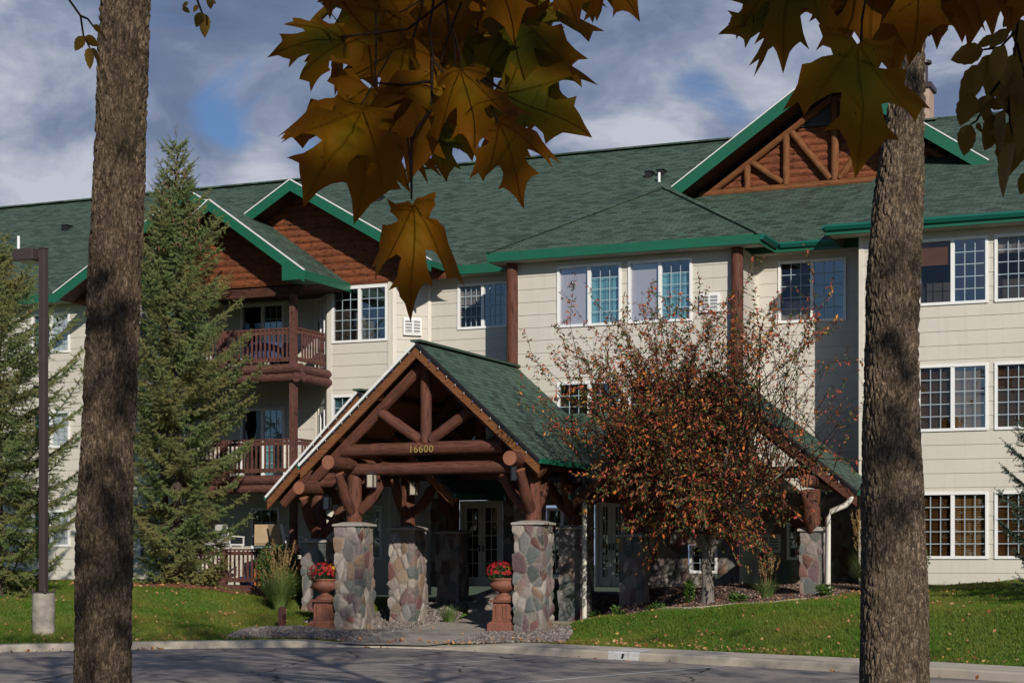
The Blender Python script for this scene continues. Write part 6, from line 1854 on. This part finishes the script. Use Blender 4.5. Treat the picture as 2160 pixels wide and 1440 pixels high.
ash_twig('hanging ash twig with many yellow-brown oval leaflets at the right edge', 'ash twigs hanging into view', 5.2, [[(2150, -200), (2150, 20), (2140, 110), (2128, 200), (2130, 260), (2140, 300)], [(2148, 60), (2110, 100), (2075, 105)], [(2135, 140), (2095, 190), (2060, 255), (2048, 262)], [(2130, 230), (2112, 240), (2118, 300)], [(2145, 90), (2165, 180), (2165, 300)]], RL, .1, 3)
ash_twig('thin ash twig with four small dull leaflets left of the left trunk', 'ash twigs hanging into view', 6.0, [[(120, -160), (146, 0), (170, 34), (176, 75), (190, 102)], [(170, 34), (185, 40), (200, 60)]], [(176, 76), (160, 106)] and [(176, 76, 160, 108), (178, 78, 208, 98), (190, 100, 194, 146), (192, 102, 212, 136), (198, 52, 212, 70)], .1, 5)
ash_twig('thin ash twig with a few withered leaflets right of the left trunk', 'ash twigs hanging into view', 6.0, [[(410, -160), (416, 0), (424, 22), (428, 30)], [(440, -100), (444, 0)]], [(428, 28, 430, 80), (425, 26, 414, 58), (416, 10, 408, 26), (396, 4, 384, 14), (386, 14, 400, 28), (444, -8, 444, 20), (448, 0, 456, 8)], .1, 8)
# ------------------------------------------------------------------ lawn blades, fallen leaves, gravel stones
def in_poly(x, y, P):
    P = np.array(P); n = len(P); c = np.zeros(x.shape, bool); j = n - 1
    for i in range(n):
        xi, yi = P[i]; xj, yj = P[j]
        t = ((yi > y) != (yj > y)) & (x < (xj - xi) * (y - yi) / (yj - yi + 1e-12) + xi)
        c ^= t; j = i
    return c
rg = np.random.RandomState(77)
BEDS = [PATH_L + PATH_R[::-1], GRAV_L[0] + GRAV_L[1][::-1], [(-21.9, 38.4), (-21.6, 41), (-21.6, 44.7), (-20, 44.7), (-19, 41), (-18.93, 38.4)], [(-16.73, 35.9), (-15.0, 35.15), (-13.6, 34.75), (-14.1, 36.6), (-15.3, 39.2), (-16.6, 39.2)], MU_A + MU_B[::-1],
        [(-28.8, 39.6), (-27.7, 38.8), (-26.6, 38.7), (-25.7, 39.2), (-25.1, 40.3), (-25.1, 42), (-28.8, 42)], [(-21.5, 38.4), (-16.4, 38.2), (-14, 43), (-16, 45), (-21.6, 45)]]
def lawn_pts(n, x0, x1, ymax):
    x = rg.uniform(x0, x1, n); y = rg.uniform(26, ymax, n)
    e = curbY(x) + .2 + strip_w(x) + .0
    k = (y > e - .04) & (y < ymax)
    for b in BEDS: k &= ~in_poly(x, y, b)
    d = -S23 * x + C23 * y; r = C23 * x + S23 * y
    k &= (np.abs(r / d) < .33)
    k &= ~((y > 42.2) & (x > -29.2) & (x < -24.1)) & ~((y > 42.95) & (x > -9.2))
    return x[k], y[k]
def blades(n, x0, x1, ymax, h, w):
    x, y = lawn_pts(n, x0, x1, ymax); n = len(x)
    z = H(x, y)
    dry = np.array([mnoise.noise(Vector((a * .35, b * .35, 0))) for a, b in zip(x, y)])
    hh = h * rg.uniform(.5, 1.2, n) * (1 + .35 * dry); a = rg.uniform(0, 6.283, n)
    B = np.stack([x, y, z - .005], -1); s = np.stack([np.cos(a), np.sin(a), 0 * a], -1) * w * rg.uniform(.7, 1.4, n)[:, None]
    lean = np.stack([rg.normal(size=n) * .55, rg.normal(size=n) * .55, np.ones(n)], -1) * hh[:, None]
    V = np.stack([B - s, B + s, B + lean], 1).reshape(-1, 3)
    return V
V = np.concatenate([blades(360000, -33, -18, 44.5, .075, .009), blades(420000, -15, 1.5, 43.0, .075, .009)])
set_tag(npmesh('lawn_grass', V, np.arange(len(V)).reshape(-1, 3), GRASSBLADE), 'mown green lawn grass sloping up to the building', 'grass', kind='stuff')

# fallen leaves on lawn, kerb and road edge
x, y = lawn_pts(5000, -33, 1.5, 42.5)
k = rg.choice(len(x), min(len(x), 1000), replace=False); x, y = x[k], y[k]; z = H(x, y) + .06
xe = rg.uniform(-30, 0, 620); ye = curbY(xe) + .2 + strip_w(xe) + np.abs(rg.normal(size=620)) * .28; ze = H(xe, ye) + .05
xr_ = np.concatenate([rg.uniform(-30, 0, 60), -22.0 + rg.normal(size=26) * .25, -23.6 + rg.normal(size=18) * .3]); yr = curbY(xr_) - np.abs(rg.normal(size=len(xr_))) * .14 - .03; zr = np.full(len(xr_), ROAD + .015)
xg = rg.uniform(-19, -16.4, 40); yg = rg.uniform(37, 43, 40); zg = H(xg, yg) + .06
xm = rg.uniform(-28.8, -25.2, 260); ym = rg.uniform(38.2, 40.4, 260); zm = H(xm, ym) + .05
xc = rg.uniform(-14.5, -8.5, 260); yc = rg.uniform(37.9, 41, 260); zc = H(xc, yc) + .045
P = np.stack([np.concatenate([x, xe, xr_, xg, xm, xc]), np.concatenate([y, ye, yr, yg, ym, yc]), np.concatenate([z, ze, zr, zg, zm, zc])], -1)
D = rg.normal(size=P.shape); D[:, 2] *= .25
n = len(P); D /= np.linalg.norm(D, axis=1)[:, None]
set_tag(leaves_at('fallen_leaves', FALLEN, P, None, rg, .078, .75, dirs=D), 'scattered tan and orange leaves fallen on lawn and kerb', 'leaves', kind='stuff')

# loose stones that give the gravel and mulch their relief
def stones(name, label, polys, n, size, mat, seed, kind='stuff'):
    rg = np.random.RandomState(seed)
    X = []; Y = []
    for P in polys:
        A = np.array(P); x = rg.uniform(A[:, 0].min(), A[:, 0].max(), n); y = rg.uniform(A[:, 1].min(), A[:, 1].max(), n)
        k = in_poly(x, y, P); X.append(x[k]); Y.append(y[k])
    x = np.concatenate(X); y = np.concatenate(Y); z = H(x, y) + .03
    o = np.array([[1, 0, 0], [-1, 0, 0], [0, 1, 0], [0, -1, 0], [0, 0, .7], [0, 0, -.7]])
    n = len(x); s = size * rg.uniform(.5, 1.3, n)
    a = rg.uniform(0, 6.28, n); ca, sa = np.cos(a), np.sin(a)
    Q = o[None] * s[:, None, None] * np.stack([np.ones(n), rg.uniform(.55, .9, n), np.ones(n)], -1)[:, None]
    Q = np.stack([Q[..., 0] * ca[:, None] - Q[..., 1] * sa[:, None], Q[..., 0] * sa[:, None] + Q[..., 1] * ca[:, None], Q[..., 2]], -1)
    V = (np.stack([x, y, z], -1)[:, None] + Q).reshape(-1, 3)
    f = np.array([[0, 2, 4], [2, 1, 4], [1, 3, 4], [3, 0, 4], [2, 0, 5], [1, 2, 5], [3, 1, 5], [0, 3, 5]])
    F = (np.arange(n)[:, None, None] * 6 + f[None]).reshape(-1, 3)
    set_tag(npmesh(name, V, F, mat, smooth=True), label, 'stones' if 'grav' in name else 'mulch', kind=kind)
STN = mat_leafy('gravel_stones', [(0.0, (.09, .08, .075)), (.4, (.20, .17, .15)), (.7, (.30, .26, .235)), (.9, (.15, .11, .095)), (1.0, (.42, .39, .36))], 0, .8)
CHP = mat_leafy('mulch_pieces', [(0.0, (.045, .028, .02)), (.5, (.12, .075, .055)), (.85, (.20, .14, .11)), (1.0, (.30, .24, .20))], 0, .9)
stones('gravel_stones', 'loose river gravel around the front porch pillars', [BEDS[1], BEDS[2], BEDS[3]], 5200, .05, STN, 1)
stones('mulch_pieces', 'pinkish wood-chip mulch under the crabapple', [BEDS[4]], 9000, .042, CHP, 2)

# unseen wood added behind the viewpoint to darken reflections in the lower windows
rgw = np.random.RandomState(9)
C = [((x_, -85 + rgw.uniform(-6, 6), rgw.uniform(3, 9)), (5.5, 4, rgw.uniform(4, 8)), 1) for x_ in np.arange(-150, 60, 5.0)]
set_tag(leaf_cloud('unseen_wood', CROWNLEAF, C, None, 9000, 1.7, 12, asp=.8), 'unseen wood added behind the viewpoint for dark window reflections', 'woods', kind='stuff')
